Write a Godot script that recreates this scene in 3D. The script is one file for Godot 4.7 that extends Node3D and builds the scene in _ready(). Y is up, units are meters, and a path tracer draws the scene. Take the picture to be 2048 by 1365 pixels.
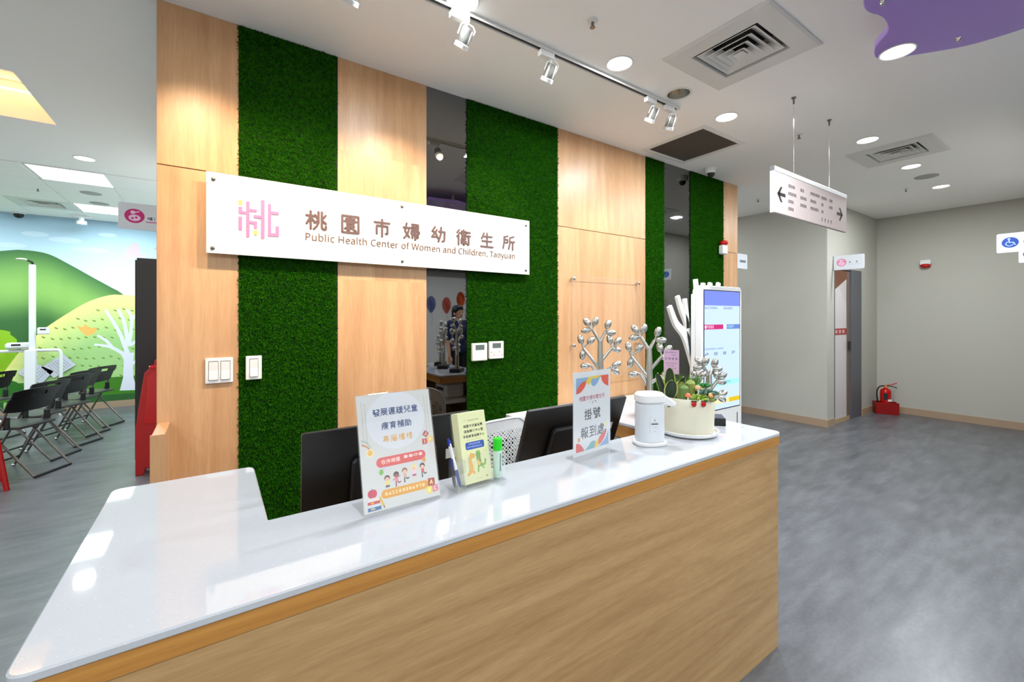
extends Node3D
# Reception of a public health centre. World axes: x runs along the feature wall, y up, -z into the feature wall (F = -z).

const HC := 2.96        # ceiling height
const WF := 2.65        # distance of the feature wall
const TOP := 0.942      # counter top height
const EYE := 1.45
const FOCAL := 866.92   # in pixels of the 2048 x 1365 frame
const YAW := 34.542
const HORIZON := 633.3

var M := {}
var taken := {}
var rng := RandomNumberGenerator.new()

# ------------------------------------------------------------------ mesh builder
class Mb:
	var v := PackedVector3Array()
	var n := PackedVector3Array()
	var uv := PackedVector2Array()
	var t := Transform3D.IDENTITY

	func tri(a: Vector3, b: Vector3, c: Vector3, na: Vector3, nb: Vector3, nc: Vector3, ua := Vector2.ZERO, ub := Vector2.ZERO, uc := Vector2.ZERO) -> void:
		a = t * a
		b = t * b
		c = t * c
		na = (t.basis * na).normalized()
		nb = (t.basis * nb).normalized()
		nc = (t.basis * nc).normalized()
		if (b - a).cross(c - a).dot(na + nb + nc) > 0.0:
			v.append_array([a, c, b])
			n.append_array([na, nc, nb])
			uv.append_array([ua, uc, ub])
		else:
			v.append_array([a, b, c])
			n.append_array([na, nb, nc])
			uv.append_array([ua, ub, uc])

	func quad(a: Vector3, b: Vector3, c: Vector3, d: Vector3, nn: Vector3, u0 := Vector2(0, 1), u1 := Vector2(1, 0)) -> void:
		var pa := u0
		var pb := Vector2(u1.x, u0.y)
		var pc := u1
		var pd := Vector2(u0.x, u1.y)
		tri(a, b, c, nn, nn, nn, pa, pb, pc)
		tri(a, c, d, nn, nn, nn, pa, pc, pd)

	func box(c: Vector3, s: Vector3, bev := 0.0) -> void:
		var h := s * 0.5
		var b: float = min(bev, min(h.x, min(h.y, h.z)) * 0.9)
		var k := h - Vector3(b, b, b)
		for ax in 3:
			var u := (ax + 1) % 3
			var w := (ax + 2) % 3
			for sg in [-1.0, 1.0]:
				var nn := Vector3.ZERO
				nn[ax] = sg
				var q := []
				for e in [[-1.0, -1.0], [1.0, -1.0], [1.0, 1.0], [-1.0, 1.0]]:
					var p := Vector3.ZERO
					p[ax] = sg * h[ax]
					p[u] = e[0] * k[u]
					p[w] = e[1] * k[w]
					q.append(c + p)
				quad(q[0], q[1], q[2], q[3], nn)
			if b > 0.0:
				for su in [-1.0, 1.0]:
					for sw in [-1.0, 1.0]:
						var nn := Vector3.ZERO
						nn[u] = su
						nn[w] = sw
						var q := []
						for e in [[-1.0, 0], [1.0, 0], [1.0, 1], [-1.0, 1]]:
							var p := Vector3.ZERO
							p[ax] = e[0] * k[ax]
							p[u] = su * (h[u] if e[1] == 0 else k[u])
							p[w] = sw * (k[w] if e[1] == 0 else h[w])
							q.append(c + p)
						quad(q[0], q[1], q[2], q[3], nn.normalized())
		if b > 0.0:
			for sx in [-1.0, 1.0]:
				for sy in [-1.0, 1.0]:
					for sz in [-1.0, 1.0]:
						var nn := Vector3(sx, sy, sz).normalized()
						tri(c + Vector3(sx * h.x, sy * k.y, sz * k.z), c + Vector3(sx * k.x, sy * h.y, sz * k.z), c + Vector3(sx * k.x, sy * k.y, sz * h.z), nn, nn, nn)

	func tube(pts: Array, r, seg := 8, caps := true) -> void:
		var up := Vector3.UP
		var rings := []
		var m := pts.size()
		var side := Vector3.ZERO
		for i in m:
			var d: Vector3 = (pts[min(i + 1, m - 1)] - pts[max(i - 1, 0)]).normalized()
			if i == 0:
				side = d.cross(up if abs(d.y) < 0.9 else Vector3.RIGHT).normalized()
			else:
				side = (side - d * side.dot(d)).normalized()
			var o := d.cross(side)
			var rr: float = r[i] if r is Array else r
			var ring := []
			for k in seg:
				var a := TAU * k / seg
				ring.append([pts[i] + (side * cos(a) + o * sin(a)) * rr, side * cos(a) + o * sin(a)])
			rings.append(ring)
			if caps and (i == 0 or i == m - 1):
				var nn := -d if i == 0 else d
				for k in range(1, seg - 1):
					tri(ring[0][0], ring[k][0], ring[k + 1][0], nn, nn, nn)
		for i in m - 1:
			for k in seg:
				var a = rings[i][k]
				var b = rings[i][(k + 1) % seg]
				var c = rings[i + 1][(k + 1) % seg]
				var d = rings[i + 1][k]
				tri(a[0], b[0], c[0], a[1], b[1], c[1])
				tri(a[0], c[0], d[0], a[1], c[1], d[1])

	func lathe(prof: Array, seg := 24, flat := false, turn := 0.0) -> void:
		var m := prof.size()
		var nn := []
		for i in m - 1:
			var d: Vector2 = prof[i + 1] - prof[i]
			nn.append(Vector2(d.y, -d.x).normalized())
		for i in m - 1:
			var n0: Vector2 = nn[i]
			var n1: Vector2 = nn[i]
			if i > 0 and nn[i].dot(nn[i - 1]) > 0.7 and not flat:
				n0 = (nn[i] + nn[i - 1]).normalized()
			if i < m - 2 and nn[i].dot(nn[i + 1]) > 0.7 and not flat:
				n1 = (nn[i] + nn[i + 1]).normalized()
			for k in seg:
				var a0 := TAU * k / seg + turn
				var a1 := TAU * (k + 1) / seg + turn
				var c0 := Vector2(cos(a0), sin(a0))
				var c1 := Vector2(cos(a1), sin(a1))
				var e0 := c0
				var e1 := c1
				if flat:
					e0 = (c0 + c1).normalized()
					e1 = e0
				var p := [Vector3(c0.x * prof[i].x, prof[i].y, c0.y * prof[i].x), Vector3(c1.x * prof[i].x, prof[i].y, c1.y * prof[i].x), Vector3(c1.x * prof[i + 1].x, prof[i + 1].y, c1.y * prof[i + 1].x), Vector3(c0.x * prof[i + 1].x, prof[i + 1].y, c0.y * prof[i + 1].x)]
				var q := [Vector3(e0.x * n0.x, n0.y, e0.y * n0.x), Vector3(e1.x * n0.x, n0.y, e1.y * n0.x), Vector3(e1.x * n1.x, n1.y, e1.y * n1.x), Vector3(e0.x * n1.x, n1.y, e0.y * n1.x)]
				var ua := Vector2(float(k) / seg, prof[i].y)
				var ub := Vector2(float(k + 1) / seg, prof[i].y)
				var uc := Vector2(float(k + 1) / seg, prof[i + 1].y)
				var ud := Vector2(float(k) / seg, prof[i + 1].y)
				if prof[i].x > 1e-6:
					tri(p[0], p[1], p[2], q[0], q[1], q[2], ua, ub, uc)
				if prof[i + 1].x > 1e-6:
					tri(p[0], p[2], p[3], q[0], q[2], q[3], ua, uc, ud)

	func ball(c: Vector3, r: Vector3, bs := Basis.IDENTITY, seg := 14, rings := 8) -> void:
		for i in rings:
			for k in seg:
				var q := []
				for e in [[i, k], [i, k + 1], [i + 1, k + 1], [i + 1, k]]:
					var th: float = PI * e[0] / rings
					var ph: float = TAU * e[1] / seg
					var d := Vector3(sin(th) * cos(ph), cos(th), sin(th) * sin(ph))
					q.append([c + bs * (d * r), (bs * (d / r)).normalized()])
				if i > 0:
					tri(q[0][0], q[1][0], q[2][0], q[0][1], q[1][1], q[2][1])
				if i < rings - 1:
					tri(q[0][0], q[2][0], q[3][0], q[0][1], q[2][1], q[3][1])

	# polygon in the xy plane, drawn out from z0 to z1
	func prism(poly: PackedVector2Array, z0: float, z1: float, bev := 0.0, soft := 0.0) -> void:
		var pg := poly.duplicate()
		if not Geometry2D.is_polygon_clockwise(pg):
			pg.reverse()
		var m := pg.size()
		var mid := (z0 + z1) * 0.5
		var dir: float = sign(z1 - z0)
		var ns := []
		for i in m:
			var d := (pg[(i + 1) % m] - pg[i]).normalized()
			ns.append(Vector2(-d.y, d.x))
		var inner := PackedVector2Array()
		for i in m:
			var a: Vector2 = ns[(i + m - 1) % m]
			var b: Vector2 = ns[i]
			var bi := (a + b).normalized()
			inner.append(pg[i] - bi * (bev / max(0.3, bi.dot(a))))
		# outward: test with first edge against polygon
		if Geometry2D.is_point_in_polygon((pg[0] + pg[1]) * 0.5 + ns[0] * 0.0005, pg):
			for i in m:
				ns[i] = -ns[i]
			inner = PackedVector2Array()
			for i in m:
				var a: Vector2 = ns[(i + m - 1) % m]
				var b: Vector2 = ns[i]
				var bi := (a + b).normalized()
				inner.append(pg[i] - bi * (bev / max(0.3, bi.dot(a))))
		var idx := Geometry2D.triangulate_polygon(inner)
		for z in [z0, z1]:
			var nn := Vector3(0, 0, sign(z - mid))
			for j in range(0, idx.size(), 3):
				var a := inner[idx[j]]
				var b := inner[idx[j + 1]]
				var c := inner[idx[j + 2]]
				tri(Vector3(a.x, a.y, z), Vector3(b.x, b.y, z), Vector3(c.x, c.y, z), nn, nn, nn, a, b, c)
		for i in m:
			var j := (i + 1) % m
			var nb := Vector3(ns[i].x, ns[i].y, 0)
			var n0 := nb
			var n1 := nb
			if soft > 0.0:
				var pn: Vector2 = ns[(i + m - 1) % m]
				var nx: Vector2 = ns[j]
				if pn.dot(ns[i]) > soft:
					n0 = Vector3(pn.x + ns[i].x, pn.y + ns[i].y, 0).normalized()
				if nx.dot(ns[i]) > soft:
					n1 = Vector3(nx.x + ns[i].x, nx.y + ns[i].y, 0).normalized()
			var a0 := Vector3(pg[i].x, pg[i].y, z0 + dir * bev)
			var b0 := Vector3(pg[j].x, pg[j].y, z0 + dir * bev)
			var a1 := Vector3(pg[i].x, pg[i].y, z1 - dir * bev)
			var b1 := Vector3(pg[j].x, pg[j].y, z1 - dir * bev)
			tri(a0, b0, b1, n0, n1, n1)
			tri(a0, b1, a1, n0, n1, n0)
			if bev > 0.0:
				for z in [z0, z1]:
					var ba := a0 if z == z0 else a1
					var bb := b0 if z == z0 else b1
					var nz := Vector3(0, 0, sign(z - mid))
					quad(ba, bb, Vector3(inner[j].x, inner[j].y, z), Vector3(inner[i].x, inner[i].y, z), (nb + nz).normalized())

	func mesh() -> ArrayMesh:
		var a := []
		a.resize(Mesh.ARRAY_MAX)
		a[Mesh.ARRAY_VERTEX] = v
		a[Mesh.ARRAY_NORMAL] = n
		a[Mesh.ARRAY_TEX_UV] = uv
		var m := ArrayMesh.new()
		m.add_surface_from_arrays(Mesh.PRIMITIVE_TRIANGLES, a)
		return m

# ------------------------------------------------------------------ flat print
class Print:
	var img: Image
	func _init(w: int, h: int, c: Color) -> void:
		img = Image.create(w, h, false, Image.FORMAT_RGB8)
		img.fill(c)

	func poly(p: Array, c: Color) -> void:
		var y0 := 1e9
		var y1 := -1e9
		for q in p:
			y0 = min(y0, q.y)
			y1 = max(y1, q.y)
		for y in range(max(0, int(floor(y0))), min(img.get_height(), int(ceil(y1)) + 1)):
			var yy := y + 0.5
			var xs := []
			for i in p.size():
				var a: Vector2 = p[i]
				var b: Vector2 = p[(i + 1) % p.size()]
				if (a.y <= yy) != (b.y <= yy):
					xs.append(a.x + (yy - a.y) / (b.y - a.y) * (b.x - a.x))
			xs.sort()
			for i in range(0, xs.size() - 1, 2):
				var x0 := int(round(xs[i]))
				var w := int(round(xs[i + 1])) - x0
				if w > 0:
					img.fill_rect(Rect2i(x0, y, w, 1), c)

	func disc(x: float, y: float, rx: float, ry: float, c: Color, rot := 0.0) -> void:
		var p := []
		for k in 28:
			var a := TAU * k / 28
			p.append(Vector2(x, y) + Vector2(cos(a) * rx, sin(a) * ry).rotated(rot))
		poly(p, c)

	func line(a: Vector2, b: Vector2, w: float, c: Color) -> void:
		var d := (b - a)
		var s := Vector2(-d.y, d.x).normalized() * w * 0.5
		poly([a + s, b + s, b - s, a - s], c)
		disc(a.x, a.y, w * 0.5, w * 0.5, c)
		disc(b.x, b.y, w * 0.5, w * 0.5, c)

	func path(pts: Array, w: float, c: Color) -> void:
		for i in pts.size() - 1:
			line(pts[i], pts[i + 1], w, c)

	func bar(x: float, y: float, w: float, h: float, r: float, c: Color) -> void:
		var p := []
		for e in [[x + w - r, y + r, -PI / 2], [x + w - r, y + h - r, 0.0], [x + r, y + h - r, PI / 2], [x + r, y + r, PI]]:
			for k in 7:
				var a: float = e[2] + PI / 2 * k / 6
				p.append(Vector2(e[0] + cos(a) * r, e[1] + sin(a) * r))
		poly(p, c)

	func rect(x: float, y: float, w: float, h: float, c: Color) -> void:
		img.fill_rect(Rect2i(int(x), int(y), int(w), int(h)), c)

	func sign_of(strokes: Array, x: float, y: float, sx: float, sy: float, w: float, c: Color) -> void:
		for s in strokes:
			for i in s.size() - 1:
				line(Vector2(x + s[i].x * sx, y + s[i].y * sy), Vector2(x + s[i + 1].x * sx, y + s[i + 1].y * sy), w, c)

	func tex() -> ImageTexture:
		return ImageTexture.create_from_image(img)

# ------------------------------------------------------------------ characters: strokes on a grid of 100 x 100, y down
var GLYPHS := {
	"桃": "5 28 45 28|25 5 25 95|25 32 6 70|25 35 44 58|62 5 62 60 53 80 40 95|78 5 78 84 84 92 97 92 98 76|46 22 56 38|43 62 62 48|97 20 82 38|80 48 98 62",
	"園": "8 6 92 6 92 94 8 94 8 6|28 22 72 22|50 13 50 34|20 34 80 34|34 43 66 43 66 56 34 56 34 43|50 56 22 74|36 66 36 84 48 78|48 62 78 84|70 62 58 70",
	"市": "50 3 50 20|8 20 92 20|20 84 20 38 80 38 80 80 70 80|50 20 50 97",
	"婦": "22 5 12 50 38 85|38 28 28 65 6 92|3 30 46 30|54 8 92 8 92 36|54 22 92 22|54 36 92 36|50 62 50 48 97 48 97 60|56 88 56 66 90 66 90 84 84 84|73 48 73 97",
	"幼": "28 5 10 32 34 38|40 22 8 66 44 62|36 48 48 74|52 30 92 30 88 85 76 88|68 5 66 45 50 92",
	"衛": "20 4 5 22|24 22 5 46|15 38 15 97|36 12 66 12 66 24|50 3 50 12|34 24 70 24|40 33 62 33 62 48 40 48 40 33|36 58 66 58|36 58 34 74 68 74|52 58 52 97|34 84 70 84|74 16 96 16|72 38 98 38|86 38 86 92 78 88",
	"生": "28 5 10 42|22 26 88 26|14 56 86 56|5 92 95 92|50 4 50 92",
	"所": "42 6 12 14 12 50 4 90|12 30 40 30 40 50 12 50|90 6 58 16 58 55 48 92|58 42 96 42|80 42 80 96",
	"發": "10 14 38 14 26 30 6 42|18 24 26 32|62 6 74 24 94 40|90 10 74 20|97 22 82 30|14 46 40 46 40 58 14 58 14 70 42 70 38 94 28 92|60 46 58 58 50 64|60 46 80 46 80 60 92 60|52 70 84 70 72 84 50 97|60 78 92 97",
	"展": "12 8 88 8 88 26 14 26|16 8 14 60 4 95|24 42 90 42|40 32 40 58|66 32 66 58|18 58 94 58|34 58 34 92 52 82|50 60 64 80 92 95|80 66 64 78",
	"遲": "14 6 22 18|6 34 20 34 12 58 22 74 8 90|16 82 34 92 97 92|38 8 90 8 90 22 38 22|38 8 38 50 30 78|46 32 54 36|46 44 54 41|82 32 74 36|76 41 86 46|64 26 64 50|46 58 88 58|42 72 94 72|66 50 66 86|52 50 46 60",
	"緩": "22 4 8 22 24 28|34 16 6 48 36 46|20 48 20 94|10 64 6 84|30 62 36 80|88 6 46 14|50 18 54 28|66 16 70 26|90 14 80 28|46 36 94 36|42 50 97 50|66 36 58 68 40 96|58 66 88 66 72 84 46 97|62 72 76 88 95 97",
	"兒": "34 6 14 12 14 52 86 52 86 10 60 10|14 30 36 30|62 30 86 30|38 52 34 76 8 95|62 52 62 86 70 92 92 92 94 76",
	"童": "50 3 50 12|14 14 86 14|30 20 36 32|70 20 64 32|6 34 94 34|22 44 78 44 78 70 22 70 22 44|22 57 78 57|50 44 50 94|16 82 84 82|5 95 95 95",
	"療": "54 3 58 12|20 16 95 16|24 16 22 60 6 95|6 34 16 44|4 66 20 54|34 32 92 32|62 22 56 40 32 58|62 34 92 58|46 44 50 50|80 42 74 48|48 56 76 56 76 72 48 72 48 56|48 64 76 64|62 72 62 97|46 80 36 94|78 80 88 94",
	"育": "50 3 54 12|6 18 94 18|48 18 24 36 78 34|62 24 84 42|26 97 26 50 76 50 76 92 66 94|26 64 76 64|26 78 76 78",
	"補": "22 4 30 14|8 24 38 24 6 60|24 44 24 97|28 46 40 58|38 36 28 48|46 22 97 22|82 6 92 14|52 96 52 38 92 38 92 94|52 56 92 56|52 72 92 72|72 4 72 96",
	"助": "12 86 12 10 42 10 42 84|12 34 42 34|12 58 42 58|4 88 50 82|52 30 92 30 88 88 76 90|70 5 68 48 50 95",
	"專": "10 14 90 14|50 3 50 56|24 24 76 24 76 46 24 46 24 24|24 35 76 35|8 58 88 54|5 68 95 68|70 58 70 92 60 92|28 76 38 88",
	"屬": "14 6 88 6 88 22 14 22|14 6 12 60 4 95|50 22 50 34|24 38 90 38 90 54 24 54 24 38|46 38 46 54|66 38 66 54|34 60 24 76|32 64 92 64 88 92 80 92|38 72 70 72 70 82 38 82 38 72|54 66 54 94|34 94 78 92",
	"櫃": "4 28 40 28|22 5 22 95|22 32 6 66|22 36 38 56|97 8 48 8 48 94 97 94|56 20 90 20 90 32 56 32 56 20|73 14 73 40|54 42 94 42|60 50 88 50 88 78 60 78 60 50|60 60 88 60|60 69 88 69|66 80 58 90|82 80 92 90",
	"檯": "4 28 40 28|22 5 22 95|22 32 6 66|22 36 38 56|48 12 94 12|71 4 71 20|54 20 88 20|60 26 82 26 82 36 60 36 60 26|46 50 46 42 97 42 97 50|56 56 88 56|66 56 58 68 86 68|71 68 71 94|58 80 86 80|48 94 96 94",
	"收": "10 20 10 68 32 60|30 5 30 96|60 5 46 40|54 26 96 26|86 26 76 60 44 96|56 40 70 72 96 96",
	"件": "28 5 6 45|18 30 18 96|50 10 40 44|46 30 94 30|36 60 97 60|68 6 68 97",
	"時": "8 16 36 16 36 80 8 80 8 16|8 48 36 48|48 18 92 18|70 4 70 34|42 36 97 36|44 56 97 56|82 44 82 92 72 92|54 66 62 80",
	"間": "10 96 10 8 42 8 42 38 10 38|10 23 42 23|58 38 58 8 90 8 90 94 80 94|58 23 90 23|58 38 90 38|34 50 66 50 66 86 34 86 34 50|34 68 66 68",
	"掛": "20 5 20 90 10 86|4 28 36 28|4 60 36 50|40 20 72 20|56 6 56 90|38 40 74 40|40 64 72 64|36 90 76 86|84 5 84 96|84 40 97 54",
	"號": "8 8 40 8 40 30 8 30 8 8|4 42 46 42|18 42 14 60 40 60 36 92 24 92|72 3 72 20|72 12 92 12|52 22 95 22 92 32|54 22 52 62 44 95|58 40 90 36|72 28 72 48 92 48|66 60 64 76 54 92|66 60 84 60 84 88 97 90 97 78",
	"報": "8 18 46 18|27 4 27 34|4 34 50 34|14 42 20 54|40 42 34 54|6 58 48 58|4 74 50 74|27 58 27 97|58 96 58 10 90 10 90 38 80 38|62 50 92 50 82 74 60 96|66 60 97 96",
	"到": "4 10 62 10|34 10 14 40 54 38|46 26 60 46|10 62 58 62|34 48 34 90|4 94 62 86|74 16 74 66|92 5 92 92 80 90",
	"處": "50 3 50 20|50 11 82 11|14 22 90 22 86 34|16 22 14 60 4 95|24 38 80 34|48 28 48 46 82 46|36 54 22 76|34 62 54 62 16 96|28 72 46 92 97 95|66 56 64 76 56 88|66 56 82 56 82 80 95 82",
	"通": "14 6 22 18|6 34 20 34 12 58 22 74 8 90|16 82 34 92 97 92|42 8 86 8 68 22|56 16 68 24|42 84 42 28 90 28 90 82 82 82|42 46 90 46|42 64 90 64|66 28 66 84",
	"轉": "6 16 44 16|25 4 25 96|10 28 40 28 40 58 10 58 10 28|10 43 40 43|4 74 46 74|52 14 94 14|73 4 73 52|58 24 88 24 88 44 58 44 58 24|58 34 88 34|52 54 92 52|50 66 97 66|84 58 84 94 76 94|60 74 66 86",
	"介": "50 4 6 44|50 4 94 44|36 42 34 68 16 96|64 42 64 97",
	"中": "14 26 86 26 86 62 14 62 14 26|50 4 50 97",
	"心": "12 44 6 76|32 26 32 78 42 90 72 90 74 70|46 14 60 34|78 36 94 64",
	"暨": "10 8 42 8 42 30 10 30|10 19 42 19|10 8 10 52 44 46|54 10 94 10|70 10 60 34 97 34|78 26 76 46 97 50|28 58 72 58 72 82 28 82 28 58|28 70 72 70|6 95 94 95",
	"早": "26 8 74 8 74 48 26 48 26 8|26 28 74 28|6 66 94 66|50 48 50 97",
	"期": "4 20 52 20|16 5 16 70|42 5 42 70|16 36 42 36|16 52 42 52|2 70 54 70|20 76 8 94|38 76 48 90|64 8 64 60 54 96|64 8 92 8 92 92 82 92|64 34 92 34|64 58 92 58",
	"哺": "6 20 32 20 32 68 6 68 6 20|42 22 97 22|82 6 92 14|48 96 48 38 92 38 92 94|48 56 92 56|48 72 92 72|70 4 70 96",
	"集": "30 4 8 40|24 20 24 60|24 20 90 20|24 34 86 34|24 48 86 48|56 20 56 60|24 60 92 60|52 5 58 18|6 74 94 74|50 62 50 98|46 76 14 96|54 76 86 96",
}

func strokes(ch: String) -> Array:
	var out := []
	if not GLYPHS.has(ch):
		return out
	for s in GLYPHS[ch].split("|"):
		var f: PackedFloat64Array = s.split_floats(" ")
		var l := []
		for i in range(0, f.size() - 1, 2):
			l.append(Vector2(f[i], f[i + 1]))
		out.append(l)
	return out

func write(p: Print, text: String, x: float, y: float, size: float, pitch: float, w: float, c: Color) -> void:
	for i in text.length():
		p.sign_of(strokes(text[i]), x + i * pitch, y, size / 100.0, size / 100.0, w, c)

# rows of print too small to read: short broken dashes
func murmur(p: Print, x: float, y: float, w: float, h: float, c: Color, rs: int) -> void:
	var r := RandomNumberGenerator.new()
	r.seed = rs
	var cx := x
	while cx < x + w - h * 0.5:
		var g: float = min(h * r.randf_range(0.75, 0.95), x + w - cx)
		for k in 3:
			if r.randf() < 0.85:
				p.rect(cx, y + h * (0.05 + 0.34 * k), g, max(1.0, h * 0.17), c)
		p.rect(cx + g * r.randf_range(0.2, 0.7), y, max(1.0, h * 0.16), h, c)
		cx += h * 1.1

# ------------------------------------------------------------------ places
func P(x: float, y: float, f: float) -> Vector3:
	return Vector3(x, y, -f)

func ray(u: float, v: float) -> Vector3:
	var s := sin(deg_to_rad(YAW))
	var c := cos(deg_to_rad(YAW))
	var a := (u - 1024.0) / FOCAL
	return Vector3(s + a * c, (HORIZON - v) / FOCAL, -(c - a * s))

func at_f(u: float, v: float, f: float) -> Vector3:
	var d := ray(u, v)
	return Vector3(0, EYE, 0) + d * (f / -d.z)

func at_x(u: float, v: float, x: float) -> Vector3:
	var d := ray(u, v)
	return Vector3(0, EYE, 0) + d * (x / d.x)

func at_y(u: float, v: float, y: float) -> Vector3:
	var d := ray(u, v)
	return Vector3(0, EYE, 0) + d * ((y - EYE) / d.y)

func curve(pts: Array, per := 6) -> Array:
	var out := []
	for i in pts.size() - 1:
		var p0 = pts[max(i - 1, 0)]
		var p1 = pts[i]
		var p2 = pts[i + 1]
		var p3 = pts[min(i + 2, pts.size() - 1)]
		for k in per:
			var t := float(k) / per
			out.append(0.5 * (2.0 * p1 + (p2 - p0) * t + (2.0 * p0 - 5.0 * p1 + 4.0 * p2 - p3) * t * t + (3.0 * p1 - p0 - 3.0 * p2 + p3) * t * t * t))
	out.append(pts[-1])
	return out

func rounded(w: float, h: float, r: float, seg := 5) -> PackedVector2Array:
	var p := PackedVector2Array()
	for e in [[w / 2 - r, h / 2 - r, 0.0], [-w / 2 + r, h / 2 - r, PI / 2], [-w / 2 + r, -h / 2 + r, PI], [w / 2 - r, -h / 2 + r, -PI / 2]]:
		for k in seg + 1:
			var a: float = e[2] + PI / 2 * k / seg
			p.append(Vector2(e[0] + cos(a) * r, e[1] + sin(a) * r))
	return p

func round_corners(pts: Array, radii: Array, seg := 5) -> PackedVector2Array:
	var out := PackedVector2Array()
	var m := pts.size()
	for i in m:
		var p: Vector2 = pts[i]
		var r: float = radii[i]
		if r <= 0.0:
			out.append(p)
			continue
		var a: Vector2 = p + (pts[(i + m - 1) % m] - p).normalized() * r
		var b: Vector2 = p + (pts[(i + 1) % m] - p).normalized() * r
		for k in seg + 1:
			var t := float(k) / seg
			out.append(a.lerp(p, t).lerp(p.lerp(b, t), t))
	return out

func around(y: float, deg: float) -> Basis:
	return Basis(Vector3.UP, deg_to_rad(deg))

func looking(d: Vector3) -> Basis:   # local -y along d
	var y := -d.normalized()
	var x := y.cross(Vector3.FORWARD if abs(y.z) < 0.9 else Vector3.UP).normalized()
	return Basis(x, y, x.cross(y))

# ------------------------------------------------------------------ things and parts
func numbered(called: String) -> String:
	if not taken.has(called):
		taken[called] = 0
		return called
	taken[called] += 1
	return "%s_%03d" % [called, taken[called]]

func tag(o: Node, label: String, category: String, group := "") -> void:
	o.set_meta("label", label)
	o.set_meta("category", category)
	if group:
		o.set_meta("group", group)

func thing(called: String, label: String, category: String, at := Vector3.ZERO, turn := 0.0, group := "") -> Node3D:
	var o := Node3D.new()
	o.name = numbered(called)
	add_child(o)
	o.position = at
	o.rotation.y = deg_to_rad(turn)
	tag(o, label, category, group)
	return o

func structure(called: String) -> Node3D:
	var o := Node3D.new()
	o.name = called
	add_child(o)
	o.set_meta("kind", "structure")
	return o

func part(called: String, mb, m: Material, parent: Node, at := Vector3.ZERO) -> MeshInstance3D:
	var o := MeshInstance3D.new()
	o.name = called
	o.mesh = mb.mesh() if mb is Mb else mb
	o.material_override = m
	parent.add_child(o, true)
	o.position = at
	return o

func copy(o: Node3D, label: String, at: Vector3, turn := 0.0) -> Node3D:
	var c: Node3D = o.duplicate()
	c.name = numbered(o.name)
	add_child(c)
	c.position = at
	c.rotation.y = deg_to_rad(turn)
	c.set_meta("label", label)
	return c

func boxes(list: Array, bev := 0.0) -> Mb:
	var b := Mb.new()
	for e in list:
		b.box(e[0], e[1], bev)
	return b

func span(x0: float, x1: float, y0: float, y1: float, f0: float, f1: float, bev := 0.0) -> Mb:
	var b := Mb.new()
	b.box(Vector3((x0 + x1) / 2, (y0 + y1) / 2, -(f0 + f1) / 2), Vector3(abs(x1 - x0), abs(y1 - y0), abs(f1 - f0)), bev)
	return b

func mat(c: Color, rough := 0.5, metal := 0.0) -> StandardMaterial3D:
	var m := StandardMaterial3D.new()
	m.albedo_color = c
	m.roughness = rough
	m.metallic = metal
	return m

func glow(c: Color, e: float) -> StandardMaterial3D:
	var m := mat(Color(0.9, 0.9, 0.9), 0.5)
	m.emission_enabled = true
	m.emission = c
	m.emission_energy_multiplier = e
	return m

func clear(c: Color, a: float) -> StandardMaterial3D:
	var m := mat(Color(c.r, c.g, c.b, a), 0.04)
	m.transparency = BaseMaterial3D.TRANSPARENCY_ALPHA
	return m

func papered(t: Texture2D, rough := 0.5) -> StandardMaterial3D:
	var m := mat(Color.WHITE, rough)
	m.albedo_texture = t
	return m

func area_light(called: String, at: Vector3, size: Vector2, energy: float, c: Color, parent: Node, towards := Vector3.DOWN) -> void:
	var l := AreaLight3D.new()
	l.name = called
	l.area_size = size
	l.light_energy = energy
	l.light_color = c
	l.shadow_enabled = true
	l.area_range = 14.0
	l.area_attenuation = 2.0
	parent.add_child(l, true)
	l.position = at
	l.basis = looking(towards) * Basis(Vector3.RIGHT, -PI / 2)

# ------------------------------------------------------------------ surfaces
# light: colour of the boards; dark: colour of the grain. The grain runs along the image's x axis (or y when upright).
func wood(w: int, h: int, upright: bool, light: Color, dark: Color, seed_: int, rings: float, wave: float, knots: Array = []) -> ImageTexture:
	var warp := FastNoiseLite.new()
	warp.seed = seed_
	warp.frequency = 0.004
	warp.fractal_octaves = 2
	var streak := FastNoiseLite.new()
	streak.seed = seed_ + 5
	streak.frequency = 0.03
	streak.fractal_octaves = 4
	var long := w if not upright else h
	var wide := h if not upright else w
	# fine fibres: noise squeezed along the grain
	var fib := streak.get_image(64, wide, false, false, false)
	fib.resize(long, wide, Image.INTERPOLATE_CUBIC)
	var fine := FastNoiseLite.new()
	fine.seed = seed_ + 9
	fine.frequency = 0.22
	var fib2 := fine.get_image(long / 10, wide, false, false, false)
	fib2.resize(long, wide, Image.INTERPOLATE_BILINEAR)
	var a := fib.get_data()
	var b := fib2.get_data()
	var out := PackedByteArray()
	out.resize(w * h * 3)
	for j in wide:
		for i in long:
			var g := warp.get_noise_2d(i * 0.13, j * 1.3)
			var q := float(j) / wide * rings + g * wave
			for k in knots:
				var dx: float = (i - k[0]) * 0.22
				var dy: float = j - k[1]
				var d := sqrt(dx * dx + dy * dy)
				if d < k[2] * 4.0:
					q += exp(-d / k[2]) * k[3]
			var ring := 0.5 + 0.5 * sin(q * TAU)
			ring = ring * ring * ring
			var t: float = clampf(0.15 * ring + 0.62 * (a[j * long + i] / 255.0 - 0.5) + 0.46 * (b[j * long + i] / 255.0 - 0.5) + 0.36 + 0.22 * g, 0.0, 1.0)
			var c := light.lerp(dark, t)
			var o := ((j * w + i) if not upright else (i * w + j)) * 3
			out[o] = int(c.r * 255)
			out[o + 1] = int(c.g * 255)
			out[o + 2] = int(c.b * 255)
	return ImageTexture.create_from_image(Image.create_from_data(w, h, false, Image.FORMAT_RGB8, out))

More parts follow.
